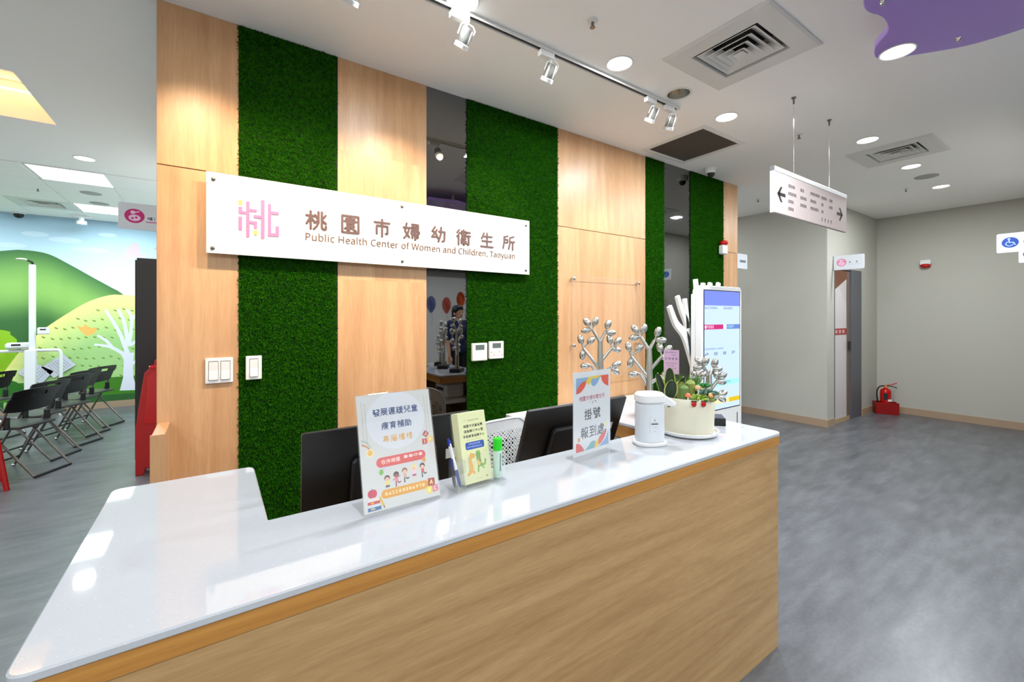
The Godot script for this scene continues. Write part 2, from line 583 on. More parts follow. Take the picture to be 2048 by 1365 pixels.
func flooring() -> ImageTexture:
	var size := 1024
	var layers := []
	for e in [[11, 0.010, 0.30], [23, 0.030, 0.22], [37, 0.12, 0.5], [41, 0.006, 1.0]]:
		var f := FastNoiseLite.new()
		f.seed = e[0]
		f.frequency = e[1]
		f.fractal_octaves = 4
		var im := f.get_seamless_image(int(size * e[2]), size, false, false, 0.15, true)
		im.resize(size, size, Image.INTERPOLATE_CUBIC)
		layers.append(im.get_data())
	var out := PackedByteArray()
	out.resize(size * size * 3)
	for i in size * size:
		var t: float = 0.5 + (layers[0][i] - 127.0) / 255.0 * 0.36 + (layers[1][i] - 127.0) / 255.0 * 0.40 + (layers[2][i] - 127.0) / 255.0 * 0.22 + (layers[3][i] - 127.0) / 255.0 * 0.12
		var c := Color(0.265, 0.27, 0.283).lerp(Color(0.47, 0.477, 0.492), clampf(t, 0.0, 1.0))
		out[i * 3] = int(c.r * 255)
		out[i * 3 + 1] = int(c.g * 255)
		out[i * 3 + 2] = int(c.b * 255)
	return ImageTexture.create_from_image(Image.create_from_data(size, size, false, Image.FORMAT_RGB8, out))

func quartz() -> ImageTexture:
	var p := Print.new(512, 512, Color(0.725, 0.735, 0.755))
	rng.seed = 4
	for i in 1500:
		var k := rng.randf()
		var c := Color(0.81, 0.815, 0.83) if k < 0.65 else Color(0.66, 0.67, 0.69)
		p.rect(rng.randi() % 510, rng.randi() % 510, 1 + rng.randi() % 2, 1 + rng.randi() % 2, c)
	return p.tex()

func mapped(m: StandardMaterial3D, t: Texture2D, scale: Vector3, offset := Vector3.ZERO) -> StandardMaterial3D:
	m.albedo_texture = t
	m.uv1_triplanar = true
	m.uv1_world_triplanar = true
	m.uv1_triplanar_sharpness = 8.0
	m.uv1_scale = scale
	m.uv1_offset = offset
	return m

func materials() -> void:
	M.white = mat(Color(0.88, 0.88, 0.87), 0.45)
	M.gloss_white = mat(Color(0.90, 0.90, 0.90), 0.18)
	M.paint = mat(Color(0.92, 0.915, 0.90), 0.85)
	M.ceiling = mat(Color(0.95, 0.945, 0.935), 0.9)
	M.wall = mat(Color(0.71, 0.70, 0.66), 0.8)
	M.skirting = mat(Color(0.66, 0.56, 0.46), 0.5)
	M.black = mat(Color(0.035, 0.03, 0.03), 0.42)
	M.dark = mat(Color(0.14, 0.135, 0.135), 0.55)
	M.charcoal = mat(Color(0.19, 0.185, 0.185), 0.7)
	M.chair_black = mat(Color(0.06, 0.045, 0.045), 0.35)
	M.seat_grey = mat(Color(0.20, 0.20, 0.20), 0.4)
	M.chrome = mat(Color(0.80, 0.80, 0.80), 0.15, 1.0)
	M.steel = mat(Color(0.50, 0.48, 0.46), 0.32, 1.0)
	M.silver = mat(Color(0.78, 0.78, 0.76), 0.26, 1.0)
	M.red = mat(Color(0.66, 0.035, 0.03), 0.3)
	M.red_gloss = mat(Color(0.72, 0.03, 0.03), 0.15)
	M.gold = mat(Color(0.80, 0.60, 0.16), 0.5)
	M.mirror = mat(Color(0.50, 0.50, 0.50), 0.02, 1.0)
	M.pane = clear(Color(0.97, 0.98, 0.99), 0.01)
	M.pane.metallic_specular = 0.28
	M.acrylic = clear(Color(0.95, 0.97, 0.98), 0.03)
	M.frosted = mat(Color(0.82, 0.79, 0.79), 0.25)
	M.purple = mat(Color(0.65, 0.54, 0.83), 0.16)
	M.purple_trim = mat(Color(0.53, 0.50, 0.72), 0.3)
	M.soil = mat(Color(0.12, 0.09, 0.06), 0.95)
	M.cream = mat(Color(0.85, 0.83, 0.75), 0.32)
	M.cream_white = mat(Color(0.90, 0.89, 0.85), 0.35)
	M.dark_plastic = mat(Color(0.075, 0.075, 0.085), 0.5)
	M.jamb = mat(Color(0.34, 0.345, 0.37), 0.45)
	var wa := wood(512, 1024, true, Color(0.815, 0.655, 0.49), Color(0.68, 0.495, 0.335), 3, 5.0, 2.2)
	M.wood_a = mapped(mat(Color.WHITE, 0.37), wa, Vector3(0.78, 0.33, 0.78))
	M.wood_b = mapped(mat(Color.WHITE, 0.37), wa, Vector3(0.78, 0.33, 0.78), Vector3(0.37, 0.45, 0.2))
	M.wood_c = mapped(mat(Color.WHITE, 0.37), wa, Vector3(0.78, 0.33, 0.78), Vector3(0.71, 0.2, 0.1))
	var wc := wood(1536, 768, false, Color(0.785, 0.645, 0.46), Color(0.615, 0.465, 0.295), 31, 13.0, 2.8, [[640, 470, 26.0, 1.6], [1010, 330, 34.0, 1.8], [1190, 560, 20.0, 1.3], [330, 250, 30.0, 1.5]])
	M.oak = mapped(mat(Color(0.95, 0.95, 0.93), 0.42), wc, Vector3(0.42, 0.84, 0.42), Vector3(0.12, 0.05, 0))
	M.apron = mapped(mat(Color(1.0, 0.88, 0.62), 0.42), wc, Vector3(0.3, 1.9, 0.3), Vector3(0.3, 0.4, 0))
	M.floor = mapped(mat(Color.WHITE, 0.33), flooring(), Vector3(0.38, 0.38, 0.38))
	M.quartz = mapped(mat(Color.WHITE, 0.03), quartz(), Vector3(2.2, 2.2, 2.2))
	M.led = glow(Color(1.0, 0.99, 0.97), 5.0)
	M.led_warm = glow(Color(1.0, 0.86, 0.62), 6.0)
	M.turf_base = mat(Color(0.03, 0.10, 0.02), 0.95)
	var tf := mat(Color.WHITE, 0.85)
	tf.metallic_specular = 0.15
	tf.vertex_color_use_as_albedo = true
	tf.backlight_enabled = true
	tf.backlight = Color(0.1, 0.12, 0.03)
	M.turf = tf

# ------------------------------------------------------------------ scene
func _ready() -> void:
	var cam := Camera3D.new()
	cam.name = "camera"
	add_child(cam)
	cam.position = Vector3(0, EYE, 0)
	cam.rotation.y = deg_to_rad(-YAW)
	cam.near = 0.05
	cam.far = 60.0
	cam.projection = Camera3D.PROJECTION_FRUSTUM
	cam.size = 2.0 * cam.near * 682.5 / FOCAL
	cam.frustum_offset = Vector2(0, -(682.5 - HORIZON) / FOCAL * cam.near)
	cam.current = true
	var env := Environment.new()
	env.background_mode = Environment.BG_COLOR
	env.background_color = Color(0, 0, 0)
	env.tonemap_mode = Environment.TONE_MAPPER_LINEAR
	env.tonemap_exposure = EXPOSURE
	env.sdfgi_enabled = true
	env.ssao_enabled = true
	env.ssil_enabled = true
	var we := WorldEnvironment.new()
	we.name = "environment"
	we.environment = env
	add_child(we)
	rng.seed = 7
	materials()
	shell()
	feature_wall()
	mural_wall()
	ceiling_fittings()
	counter()
	sign_board()
	wall_fittings()
	staff_side()
	counter_objects()
	planter()
	lobby()
	waiting_room()
	corridor()
	visitor()

const EXPOSURE := 1.38
const LAMP := 2.1        # energy of a downlight
const SPOT := 1.3        # energy of a track head
const COOL := Color(0.955, 0.98, 1.0)
const WARM := Color(1.0, 0.86, 0.69)

func slab(called: String, x0: float, x1: float, y0: float, y1: float, f0: float, f1: float, m: Material) -> MeshInstance3D:
	var o := part(called, span(x0, x1, y0, y1, f0, f1), m, self)
	o.set_meta("kind", "structure")
	return o

func shell() -> void:
	slab("floor", -4.8, 8.9, -0.2, 0.0, -4.0, 9.8, M.floor)
	# ceiling with its openings
	var c := CSGBox3D.new()
	c.name = "ceiling"
	c.size = Vector3(13.7, 0.4, 13.8)
	c.position = P(2.05, HC + 0.2, 2.9)
	c.material = M.ceiling
	c.set_meta("kind", "structure")
	add_child(c)
	for h in [[-3.3, -1.02, 3.95, 4.85, 0.24], [2.28, 2.66, 1.09, 1.49, 0.16], [4.97, 5.36, 1.08, 1.47, 0.16], [3.23, 3.77, 2.0, 2.52, 0.2], [-2.045, -1.685, 8.13, 8.49, 0.16]]:
		var b := CSGBox3D.new()
		b.operation = CSGShape3D.OPERATION_SUBTRACTION
		b.size = Vector3(h[1] - h[0], h[4] * 2.0, h[3] - h[2])
		b.position = P((h[0] + h[1]) / 2, HC, (h[2] + h[3]) / 2) - c.position
		b.material = M.ceiling
		b.name = "opening"
		c.add_child(b, true)
	var k := CSGCylinder3D.new()
	k.operation = CSGShape3D.OPERATION_SUBTRACTION
	k.radius = 0.075
	k.height = 0.26
	k.sides = 32
	k.position = P(2.597, HC, 1.781) - c.position
	k.material = M.ceiling
	k.name = "opening"
	c.add_child(k, true)
	# outer walls
	slab("wall_west", -4.9, -4.7, 0, HC, -4.0, 9.6, M.paint)
	var ws := structure("wall_south")
	part("wall_face", span(-4.9, 8.9, 0, HC, -3.7, -3.5), M.paint, ws)
	part("bulkhead", span(0.5, 8.4, 2.45, HC, -3.5, -3.1), M.dark, ws)
	rng.seed = 12
	var cols := [Color(0.86, 0.32, 0.06), Color(0.40, 0.42, 0.16), Color(0.82, 0.55, 0.14), Color(0.42, 0.46, 0.66), Color(0.80, 0.36, 0.30)]
	for i in 11:   # balloons stuck on the wall behind the camera, seen in the mirror strip
		var b := Mb.new()
		var x := 2.9 + 0.36 * i + rng.randf_range(-0.08, 0.08)
		var y := rng.randf_range(1.7, 2.3) if i != 2 else 1.95
		var pg := PackedVector2Array()
		for q in 20:
			var a := TAU * q / 20
			pg.append(Vector2(cos(a) * 0.11, sin(a) * 0.17 - (0.03 if sin(a) < -0.9 else 0.0)))
		b.prism(pg, 0.0, 0.004)
		b.tube(curve([Vector3(0, -0.19, 0.003), Vector3(0.03, -0.32, 0.003), Vector3(-0.01, -0.48, 0.003)]), 0.004, 5)
		part("balloon_decal", b, mat(cols[i % 5], 0.6), ws, P(x, y, -3.5))
	var we := structure("wall_east")
	part("wall_face", span(8.48, 8.68, 0, HC, -4.0, 2.33), M.wall, we)
	part("baseboard", span(8.467, 8.48, 0, 0.095, 0.45, 2.33), M.skirting, we)
	# door wall and the corridor beside it
	var wd := structure("wall_north_east")
	part("wall_face", span(7.80, 8.68, 0, HC, 2.33, 2.50), M.wall, wd)
	part("wall_face", span(6.83, 7.80, 2.11, HC, 2.33, 2.50), M.wall, wd)
	part("baseboard", span(7.82, 8.467, 0, 0.095, 2.317, 2.33), M.skirting, wd)
	part("room_wall", span(6.83, 8.68, 0, HC, 3.6, 3.7), M.wall, wd)
	part("room_wall", span(8.48, 8.68, 0, HC, 2.5, 3.7), M.wall, wd)
	var wc := structure("wall_corridor")
	part("wall_face", span(6.60, 6.83, 0, HC, 2.33, 5.6), M.wall, wc)
	part("baseboard", span(6.587, 6.60, 0, 0.095, 2.317, 5.5), M.skirting, wc)
	part("baseboard", span(6.60, 6.83, 0, 0.095, 2.317, 2.33), M.skirting, wc)
	slab("wall_corridor_end", 4.9, 6.9, 0, HC, 5.5, 5.7, M.wall)
	# rooms behind the feature wall
	var wb := structure("wall_block")
	part("wall_face", span(-0.22, 4.985, 0, HC, 2.70, 9.5), M.paint, wb)
	# wall of the consulting rooms, just outside the picture
	slab("wall_south_east", 4.95, 8.68, 0, HC, 0.25, 0.45, M.wall)

func feature_wall() -> void:
	var w := structure("wall_north")
	part("substrate", span(-0.22, 4.985, 0, HC, 2.68, 2.70), M.dark, w)
	var wm := [M.wood_a, M.wood_b, M.wood_c, M.wood_a]
	var k := 0
	for e in [[-0.223, 0.107], [0.594, 1.146], [2.266, 3.351], [4.694, 4.990]]:
		part("wood_panel", span(e[0], e[1], 0.0, 2.174, WF, 2.68, 0.0015), wm[k], w)
		part("wood_panel", span(e[0], e[1], 2.178, HC, WF, 2.68, 0.0015), wm[(k + 1) % 3], w)
		k += 1
	for e in [[1.147, 1.446], [3.63, 4.069]]:
		part("mirror_strip", span(e[0], e[1], 0.0, HC, 2.655, 2.68), M.mirror, w)
	# one tuft of short blades
	var tuft := Mb.new()
	rng.seed = 21
	for b in 9:
		var a := rng.randf() * TAU
		var out := rng.randf_range(0.25, 0.95)
		var side := Vector3(cos(a + 1.57), sin(a + 1.57), 0) * 0.0011
		var root := Vector3(rng.randf_range(-0.005, 0.005), rng.randf_range(-0.005, 0.005), 0)
		var tip := root + Vector3(cos(a) * out, sin(a) * out, 0.9).normalized() * rng.randf_range(0.010, 0.016)
		var mid := (root + tip) * 0.5 + Vector3(0, 0, 0.0015)
		var nn := side.normalized().cross(tip - root).normalized()
		tuft.tri(root - side, root + side, mid + side, nn, nn, nn)
		tuft.tri(root - side, mid + side, mid - side, nn, nn, nn)
		tuft.tri(mid - side, mid + side, tip, nn, nn, nn)
	var tm := tuft.mesh()
	tm.surface_set_material(0, M.turf)
	for e in [[0.107, 0.594], [1.446, 2.266], [3.351, 3.63], [4.069, 4.694]]:
		var base := part("turf_backing", span(e[0], e[1], 0.0, HC, 2.652, 2.68), M.turf_base, w)
		var mm := MultiMesh.new()
		mm.transform_format = MultiMesh.TRANSFORM_3D
		mm.use_colors = true
		mm.mesh = tm
		var st := 0.0092
		var nx := int((e[1] - e[0]) / st)
		var ny := int((HC - 0.35) / st)
		mm.instance_count = nx * ny
		for i in nx * ny:
			var x: float = e[0] + (i % nx + rng.randf()) * st
			var y: float = 0.35 + (int(i / float(nx)) + rng.randf()) * st
			var s := rng.randf_range(0.8, 1.25)
			mm.set_instance_transform(i, Transform3D(Basis(Vector3(0, 0, 1), rng.randf() * TAU).scaled(Vector3(s, s, s)), P(x, min(y, HC - 0.006), 2.652)))
			var t := rng.randf()
			mm.set_instance_color(i, Color(0.005 + 0.019 * t, 0.058 + 0.082 * t, 0.0006 + 0.0008 * t))
		var o := MultiMeshInstance3D.new()
		o.name = "turf_pile"
		o.multimesh = mm
		o.material_override = M.turf
		o.set_meta("kind", "stuff")
		base.add_child(o, true)

func mural_wall() -> void:
	var w := structure("wall_far")
	part("wall_face", span(-4.8, -0.2, 0, HC, 9.32, 9.5), M.paint, w)
	# the printed mural; px() takes places measured on the photograph to the print
	var W := 1400
	var H := 925
	var pr := Print.new(W, H, Color(0.80, 0.88, 0.92))
	var x0 := -4.7
	var sc := W / 4.48
	var px := func(u: float, v: float) -> Vector2:
		var q := at_f(u, v, 9.3)
		return Vector2((q.x - x0) * sc, (HC - q.y) * sc)
	var xy := func(x: float, y: float) -> Vector2:
		return Vector2((x - x0) * sc, (HC - y) * sc)
	for y in H:   # printed sky: blue above, paler towards the hills
		var t := clampf(y / (H * 0.42), 0.0, 1.0)
		pr.rect(0, y, W, 1, Color(0.64, 0.76, 0.82).lerp(Color(0.90, 0.95, 0.97), t))
	for e in [[70, 468, 26, 7], [130, 480, 34, 8], [20, 490, 30, 7], [215, 470, 20, 6], [180, 500, 40, 8]]:
		var q: Vector2 = px.call(e[0], e[1])
		pr.disc(q.x, q.y, e[2] * 1.7, e[3] * 1.7, Color(0.79, 0.86, 0.90))
	var hill := curve([xy.call(-4.7, 1.2), xy.call(-3.7, 2.0), xy.call(-3.0, 2.3), px.call(0, 502), px.call(45, 500), px.call(95, 508), px.call(140, 530), px.call(185, 555), px.call(220, 574), px.call(248, 591), xy.call(-0.8, 1.35), xy.call(-0.22, 0.6)], 8)
	for band in 70:   # printed shading of the big hill, in steps of ink
		var t := band / 69.0
		var c := Color(0.24, 0.43, 0.20).lerp(Color(0.55, 0.73, 0.35), sin(clampf(t * 1.5, 0, 1) * PI)).lerp(Color(0.14, 0.36, 0.13), clampf((t - 0.5) * 2.0, 0, 1))
		var pg := []
		for q in hill:
			pg.append(Vector2(q.x, min(q.y + t * 480.0, H)))
		pg.append(Vector2(W, H))
		pg.append(Vector2(0, H))
		pr.poly(pg, c)
	var lime := curve([xy.call(-4.7, 1.0), xy.call(-3.4, 1.4), px.call(0, 660), px.call(20, 670), px.call(33, 680)], 6)
	lime.append_array([px.call(34, 718), px.call(6, 746), xy.call(-2.6, 0.2), xy.call(-4.7, 0.2)])
	pr.poly(lime, Color(0.55, 0.74, 0.03))
	var light := curve([px.call(6, 746), px.call(45, 695), px.call(67, 676), px.call(95, 653), px.call(138, 625), px.call(178, 603), px.call(217, 591), px.call(247, 590), px.call(274, 592), xy.call(-0.22, 1.7)], 8)
	for band in 18:
		var t := band / 17.0
		var pg := []
		for q in light:
			pg.append(Vector2(q.x, min(q.y + t * 330.0, H)))
		pg.append(xy.call(-0.22, 0.3))
		pg.append(px.call(6, 790))
		pr.poly(pg, Color(0.93, 0.92, 0.55).lerp(Color(0.64, 0.80, 0.50), clampf(t * 1.6, 0, 1)))
	rng.seed = 31
	for r in 9:   # leaf marks
		for i in 16:
			var q := Vector2(70 + i * 17.0 + (r % 2) * 8 + rng.randf_range(-2, 2), 602 + r * 19.0 + rng.randf_range(-3, 3))
			var edge := 676.0 - (q.x - 67.0) * 0.62 + pow(max(0.0, q.x - 67.0), 2.0) * 0.0012
			if q.y > max(596.0, edge) + 5 and q.x < 300:
				var z: Vector2 = px.call(q.x, q.y)
				pr.disc(z.x, z.y, 6.0, 3.2, Color(0.47, 0.57, 0.20), 0.3)
				pr.disc(z.x - 4, z.y - 3, 4.0, 2.2, Color(0.47, 0.57, 0.20), 1.0)
	pr.poly([px.call(0, 770), px.call(90, 764), px.call(150, 762), px.call(240, 754), xy.call(-0.22, 0.52), xy.call(-0.22, 0.2), xy.call(-4.7, 0.2), xy.call(-4.7, 0.5)], Color(0.22, 0.48, 0.03))
	pr.poly([px.call(0, 755), px.call(32, 765), px.call(70, 790), px.call(0, 800)], Color(0.12, 0.42, 0.02))
	# white tree
	var tw := Color(0.88, 0.885, 0.93)
	pr.poly([px.call(239, 782), px.call(246, 755), px.call(247, 720), px.call(240, 706), px.call(268, 706), px.call(265, 730), px.call(267, 757), px.call(275, 781)], tw)
	for b in [[[252, 712], [222, 695], [190, 690], 9], [[225, 697], [212, 682], [196, 672], 8], [[254, 705], [238, 665], [212, 622], 10], [[256, 690], [248, 645], [236, 620], 9], [[258, 690], [263, 640], [254, 620], 8], [[263, 640], [274, 628], [280, 622], 8], [[262, 690], [272, 683], [280, 680], 8], [[262, 730], [272, 722], [280, 715], 7]]:
		var c := curve([px.call(b[0][0], b[0][1]), px.call(b[1][0], b[1][1]), px.call(b[2][0], b[2][1])], 6)
		for i in c.size() - 1:
			pr.line(c[i], c[i + 1], b[3] * (1.9 - 0.9 * i / c.size()), tw)
	# birds
	for b in [[[229, 523], [250, 516], [253, 500], [258, 493], [272, 484], [279, 497], [278, 510], [290, 509], [289, 515], [270, 514], [255, 520], 0], [[305, 498], [318, 492], [330, 500], [318, 503], 0], [[152, 652], [165, 655], [170, 648], [178, 656], [194, 656], [191, 664], [182, 671], [172, 672], [160, 662], 1]]:
		var pg := []
		for i in b.size() - 1:
			pg.append(px.call(b[i][0], b[i][1]))
		pr.poly(pg, Color(0.80, 0.70, 0.71) if b[-1] == 0 else Color(0.93, 0.71, 0.36))
	var pm := Mb.new()
	pm.quad(P(-4.7, 0, 9.318), P(-0.22, 0, 9.318), P(-0.22, HC, 9.318), P(-4.7, HC, 9.318), Vector3(0, 0, 1))
	part("mural_print", pm, papered(pr.tex(), 0.55), w)
	part("baseboard", span(-4.7, -0.22, 0, 0.10, 9.30, 9.318), M.skirting, w)

# ------------------------------------------------------------------ ceiling
func downlight(label: String, x: float, f: float, group: String, y := HC, r := 0.075, e := 1.0) -> Node3D:
	var t := thing("ceiling_downlight", label, "light", P(x, y, f), 0, group)
	var ring := Mb.new()
	ring.lathe([Vector2(r, 0.0), Vector2(r + 0.005, -0.001), Vector2(r + 0.005, -0.003), Vector2(r, -0.006), Vector2(r - 0.004, -0.003)], 36)
	part("trim_ring", ring, M.white, t)
	var lens := Mb.new()
	lens.lathe([Vector2(r - 0.004, -0.003), Vector2(r * 0.5, -0.0045), Vector2(0, -0.005)], 36)
	part("light_lens", lens, M.led, t)
	area_light("lamp", Vector3(0, -0.012, 0), Vector2(r * 1.6, r * 1.6), LAMP * e, COOL, t)
	return t

func diffuser(label: String, x: float, f: float, group: String) -> Node3D:
	var t := thing("air_diffuser", label, "air vent", P(x, HC, f), 0, group)
	var s2 := sqrt(2.0)
	var plate := Mb.new()
	plate.lathe([Vector2(0.30 * s2, 0.0), Vector2(0.30 * s2, -0.006), Vector2(0.285 * s2, -0.012), Vector2(0.185 * s2, -0.010), Vector2(0.18 * s2, 0.03)], 4, true, PI / 4)
	part("face_plate", plate, M.grey_vent, t)
	for k in 4:
		var a := 0.165 - k * 0.038
		var l := Mb.new()
		l.lathe([Vector2(a * s2, -0.004 - k * 0.006), Vector2((a - 0.052) * s2, 0.036 - k * 0.006), Vector2((a - 0.054) * s2, 0.034 - k * 0.006), Vector2((a - 0.004) * s2, -0.006 - k * 0.006), Vector2(a * s2, -0.004 - k * 0.006)], 4, true, PI / 4)
		part("louvre", l, M.grey_vent, t)
	var c := Mb.new()
	c.lathe([Vector2(0.03 * s2, -0.022), Vector2(0.0, -0.03)], 4, true, PI / 4)
	part("centre_cone", c, M.grey_vent, t)
	var duct := Mb.new()
	duct.box(Vector3(0, 0.11, 0), Vector3(0.35, 0.01, 0.35))
	part("duct_back", duct, M.black, t)
	return t

func ceiling_fittings() -> void:
	M.grey_vent = mat(Color(0.85, 0.845, 0.83), 0.5)
	var g := "round ceiling downlights"
	downlight("round downlight in the ceiling close beside a track spotlight's white box", 0.978, 1.836, g)
	downlight("round downlight in the ceiling between the track and the large air diffuser", 1.994, 1.766, g)
	downlight("round downlight in the ceiling beside the dark return air grille", 3.195, 1.781, g)
	downlight("round downlight in the ceiling beside the air diffuser over the lobby", 4.604, 1.329, g)
	downlight("middle downlight of the lobby row, before the flat ceiling speaker", 5.777, 1.315, g)
	downlight("round downlight in the ceiling beyond the flat ceiling speaker", 6.951, 1.320, g)
	downlight("round downlight in the ceiling of the waiting room before the light panel", -1.016, 5.723, g)
	for e in [[-1.5, -0.7], [0.6, -1.3], [2.4, -1.3], [1.4, -2.5], [4.2, -1.6], [6.2, -1.6], [-2.4, -2.2], [-2.6, 1.6], [-2.8, 4.0]]:
		downlight("round downlight in the ceiling behind the reception desk's visitors", e[0], e[1], g, HC, 0.075, 1.25)
	downlight("round downlight in the ceiling of the side corridor", 5.8, 4.3, g, HC, 0.075, 0.6)
	# unlit recessed can
	var can := thing("recessed_can_light", "unlit recessed can light with a silver reflector", "light", P(2.597, HC, 1.781))
	var cr := Mb.new()
	cr.lathe([Vector2(0.088, 0.0), Vector2(0.088, -0.003), Vector2(0.076, -0.004), Vector2(0.072, 0.0)], 36)
	part("trim_ring", cr, M.white, can)
	cr = Mb.new()
	cr.lathe([Vector2(0.072, 0.0), Vector2(0.066, 0.04), Vector2(0.05, 0.09), Vector2(0.03, 0.115), Vector2(0.0, 0.12)], 36)
	part("reflector", cr, M.silver, can)
	cr = Mb.new()
	cr.ball(Vector3(0, 0.075, 0), Vector3(0.022, 0.04, 0.022))
	part("bulb", cr, mat(Color(0.9, 0.75, 0.5), 0.3), can)
	var d1 := diffuser("large square four-way air diffuser in the ceiling above the counter's end", 2.469, 1.297, "square air diffusers")
	var d2 := copy(d1, "square four-way air diffuser in the ceiling over the lobby", P(5.168, HC, 1.274))
	copy(d1, "square four-way air diffuser among the waiting room ceiling tiles", P(-1.865, HC, 8.31))
	# return grille
	var gr := thing("return_air_grille", "dark grey return air grille flush in the white ceiling", "air vent", P(3.497, HC, 2.26))
	var fr := Mb.new()
	fr.lathe([Vector2(0.31 * 1.4142, 0.0), Vector2(0.31 * 1.4142, -0.006), Vector2(0.272 * 1.4142, -0.008), Vector2(0.268 * 1.4142, 0.01)], 4, true, PI / 4)
	part("frame", fr, M.white, gr)
	var sl := Mb.new()
	for i in 44:
		sl.box(Vector3(-0.262 + i * 0.0122, 0.004, 0), Vector3(0.0035, 0.012, 0.53))
	var so := part("grille_slats", sl, mat(Color(0.40, 0.375, 0.35), 0.6), gr)
	so.set_meta("kind", "stuff")
	part("filter", boxes([[Vector3(0, 0.03, 0), Vector3(0.53, 0.01, 0.51)]]), mat(Color(0.22, 0.205, 0.19), 0.9), gr)
	# track with its heads
	var tr := thing("lighting_track", "long white lighting track along the ceiling before the feature wall", "track", P(0, HC, 1.90))
	part("rail", boxes([[Vector3(1.18, -0.005, 0), Vector3(3.14, 0.008, 0.036)], [Vector3(1.18, -0.014, -0.015), Vector3(3.14, 0.014, 0.006)], [Vector3(1.18, -0.014, 0.015), Vector3(3.14, 0.014, 0.006)]], 0.001), M.white, tr)
	part("conductor_slot", boxes([[Vector3(1.18, -0.010, 0), Vector3(3.13, 0.006, 0.023)]]), M.dark, tr)
	part("end_cap", boxes([[Vector3(2.757, -0.011, 0), Vector3(0.018, 0.021, 0.037)]], 0.002), M.white, tr)
	part("end_cap", boxes([[Vector3(-0.397, -0.011, 0), Vector3(0.018, 0.021, 0.037)]], 0.002), M.white, tr)
	var heads := [[-0.12, Vector3(0.02, 1.90, 0)], [0.49, Vector3(0.34, 1.88, 0)], [1.03, Vector3(0.86, 1.88, 0)], [1.577, Vector3(1.54, 1.90, 0)], [2.49, Vector3(2.45, 1.7, 0)], [2.69, Vector3(2.95, 1.7, 0)]]
	var names := ["track spotlight at the track's start, aimed at the first wood panel", "track spotlight aimed at the emblem of the white sign board", "track spotlight with the large white adapter beside a downlight", "track spotlight alone in the middle of the track, aimed at the turf", "lit track spotlight, first of the close pair at the track's end", "lit track spotlight at the very end of the track"]
	for i in heads.size():
		spot_head(names[i], heads[i][0], heads[i][1], 1.0 if i < 4 else 0.22)
	# camera dome, sprinklers, speakers
	var cm := thing("security_camera", "small white dome security camera on the ceiling by the grille", "camera", P(4.173, HC, 2.50))
	var mb := Mb.new()
	mb.lathe([Vector2(0.0, 0.0), Vector2(0.055, 0.0), Vector2(0.055, -0.03), Vector2(0.048, -0.05), Vector2(0.0, -0.05)], 24)
	part("housing", mb, M.white, cm)
	mb = Mb.new()
	mb.ball(Vector3(0.008, -0.055, 0.01), Vector3(0.036, 0.036, 0.036))
	part("lens_dome", mb, M.dark, cm)
	var first: Node3D = null
	var sp := [[1.589, 1.585, "brass ceiling sprinkler above the counter, between two downlights"], [3.986, 1.606, "ceiling sprinkler behind the wires of the hanging sign"], [6.72, 1.575, "ceiling sprinkler near the far downlights of the lobby"], [5.755, 2.792, "ceiling sprinkler at the mouth of the corridor"], [-1.70, 7.35, "ceiling sprinkler among the waiting room ceiling tiles"], [-1.90, 5.2, "ceiling sprinkler before the waiting room light panels"]]
	for e in sp:
		if first == null:
			first = thing("fire_sprinkler", e[2], "sprinkler", P(e[0], HC, e[1]), 0, "ceiling sprinklers")
			mb = Mb.new()
			mb.lathe([Vector2(0.0, 0.0), Vector2(0.028, 0.0), Vector2(0.026, -0.008), Vector2(0.010, -0.012), Vector2(0.0, -0.012)], 20)
			part("rosette", mb, M.white, first)
			mb = Mb.new()
			mb.lathe([Vector2(0.007, -0.01), Vector2(0.007, -0.035), Vector2(0.014, -0.037), Vector2(0.014, -0.040), Vector2(0.0, -0.041)], 14)
			part("nozzle", mb, M.steel, first)
		else:
			copy(first, e[2], P(e[0], HC, e[1]))
	var spk := thing("ceiling_speaker", "flat round grey speaker in the ceiling between lobby downlights", "speaker", P(6.327, HC, 1.315), 0, "flat round ceiling speakers")
	mb = Mb.new()
	mb.lathe([Vector2(0.10, 0.0), Vector2(0.10, -0.004), Vector2(0.092, -0.007), Vector2(0.0, -0.008)], 30)
	part("grille", mb, mat(Color(0.66, 0.655, 0.64), 0.8), spk)
	copy(spk, "flat round speaker among waiting room ceiling tiles behind first light panel", P(-1.23, HC - 0.008, 7.25))
	copy(spk, "flat round speaker among waiting room ceiling tiles before second light panel", P(-1.25, HC - 0.008, 7.85))
	# purple cloud panel
	var pc := thing("cloud_ceiling_panel", "glossy purple cloud-shaped panel hanging under the ceiling", "ceiling panel", Vector3.ZERO)
	var o := []
	for q in [[1700, -60], [1722, -30], [1726, 0], [1728, 17], [1740, 27], [1755, 31], [1768, 39], [1775, 55], [1773, 66], [1765, 76], [1753, 90], [1748, 103], [1750, 115], [1762, 119], [1790, 117], [1820, 112], [1870, 104], [1930, 93], [1985, 78], [2048, 58]]:
		var z := at_y(q[0], q[1], 2.80)
		o.append(Vector2(z.x, z.z))
	var pg := PackedVector2Array(curve(o, 3))
	for q in [Vector2(3.16, -0.10), Vector2(2.9, 0.35), Vector2(2.3, 0.4), Vector2(1.9, 0.1), Vector2(1.85, -0.25)]:
		pg.append(q)
	mb = Mb.new()
	mb.t = Transform3D(Basis(Vector3(1, 0, 0), Vector3(0, 0, 1), Vector3(0, 1, 0)), Vector3.ZERO)
	mb.prism(pg, 2.80, 2.835, 0.004, 0.7)
	part("panel", mb, M.purple, pc)
	part("hanger", boxes([[P(2.45, 2.9, 0.45), Vector3(0.03, 0.13, 0.03)], [P(2.8, 2.9, 0.3), Vector3(0.03, 0.13, 0.03)]]), M.white, pc)
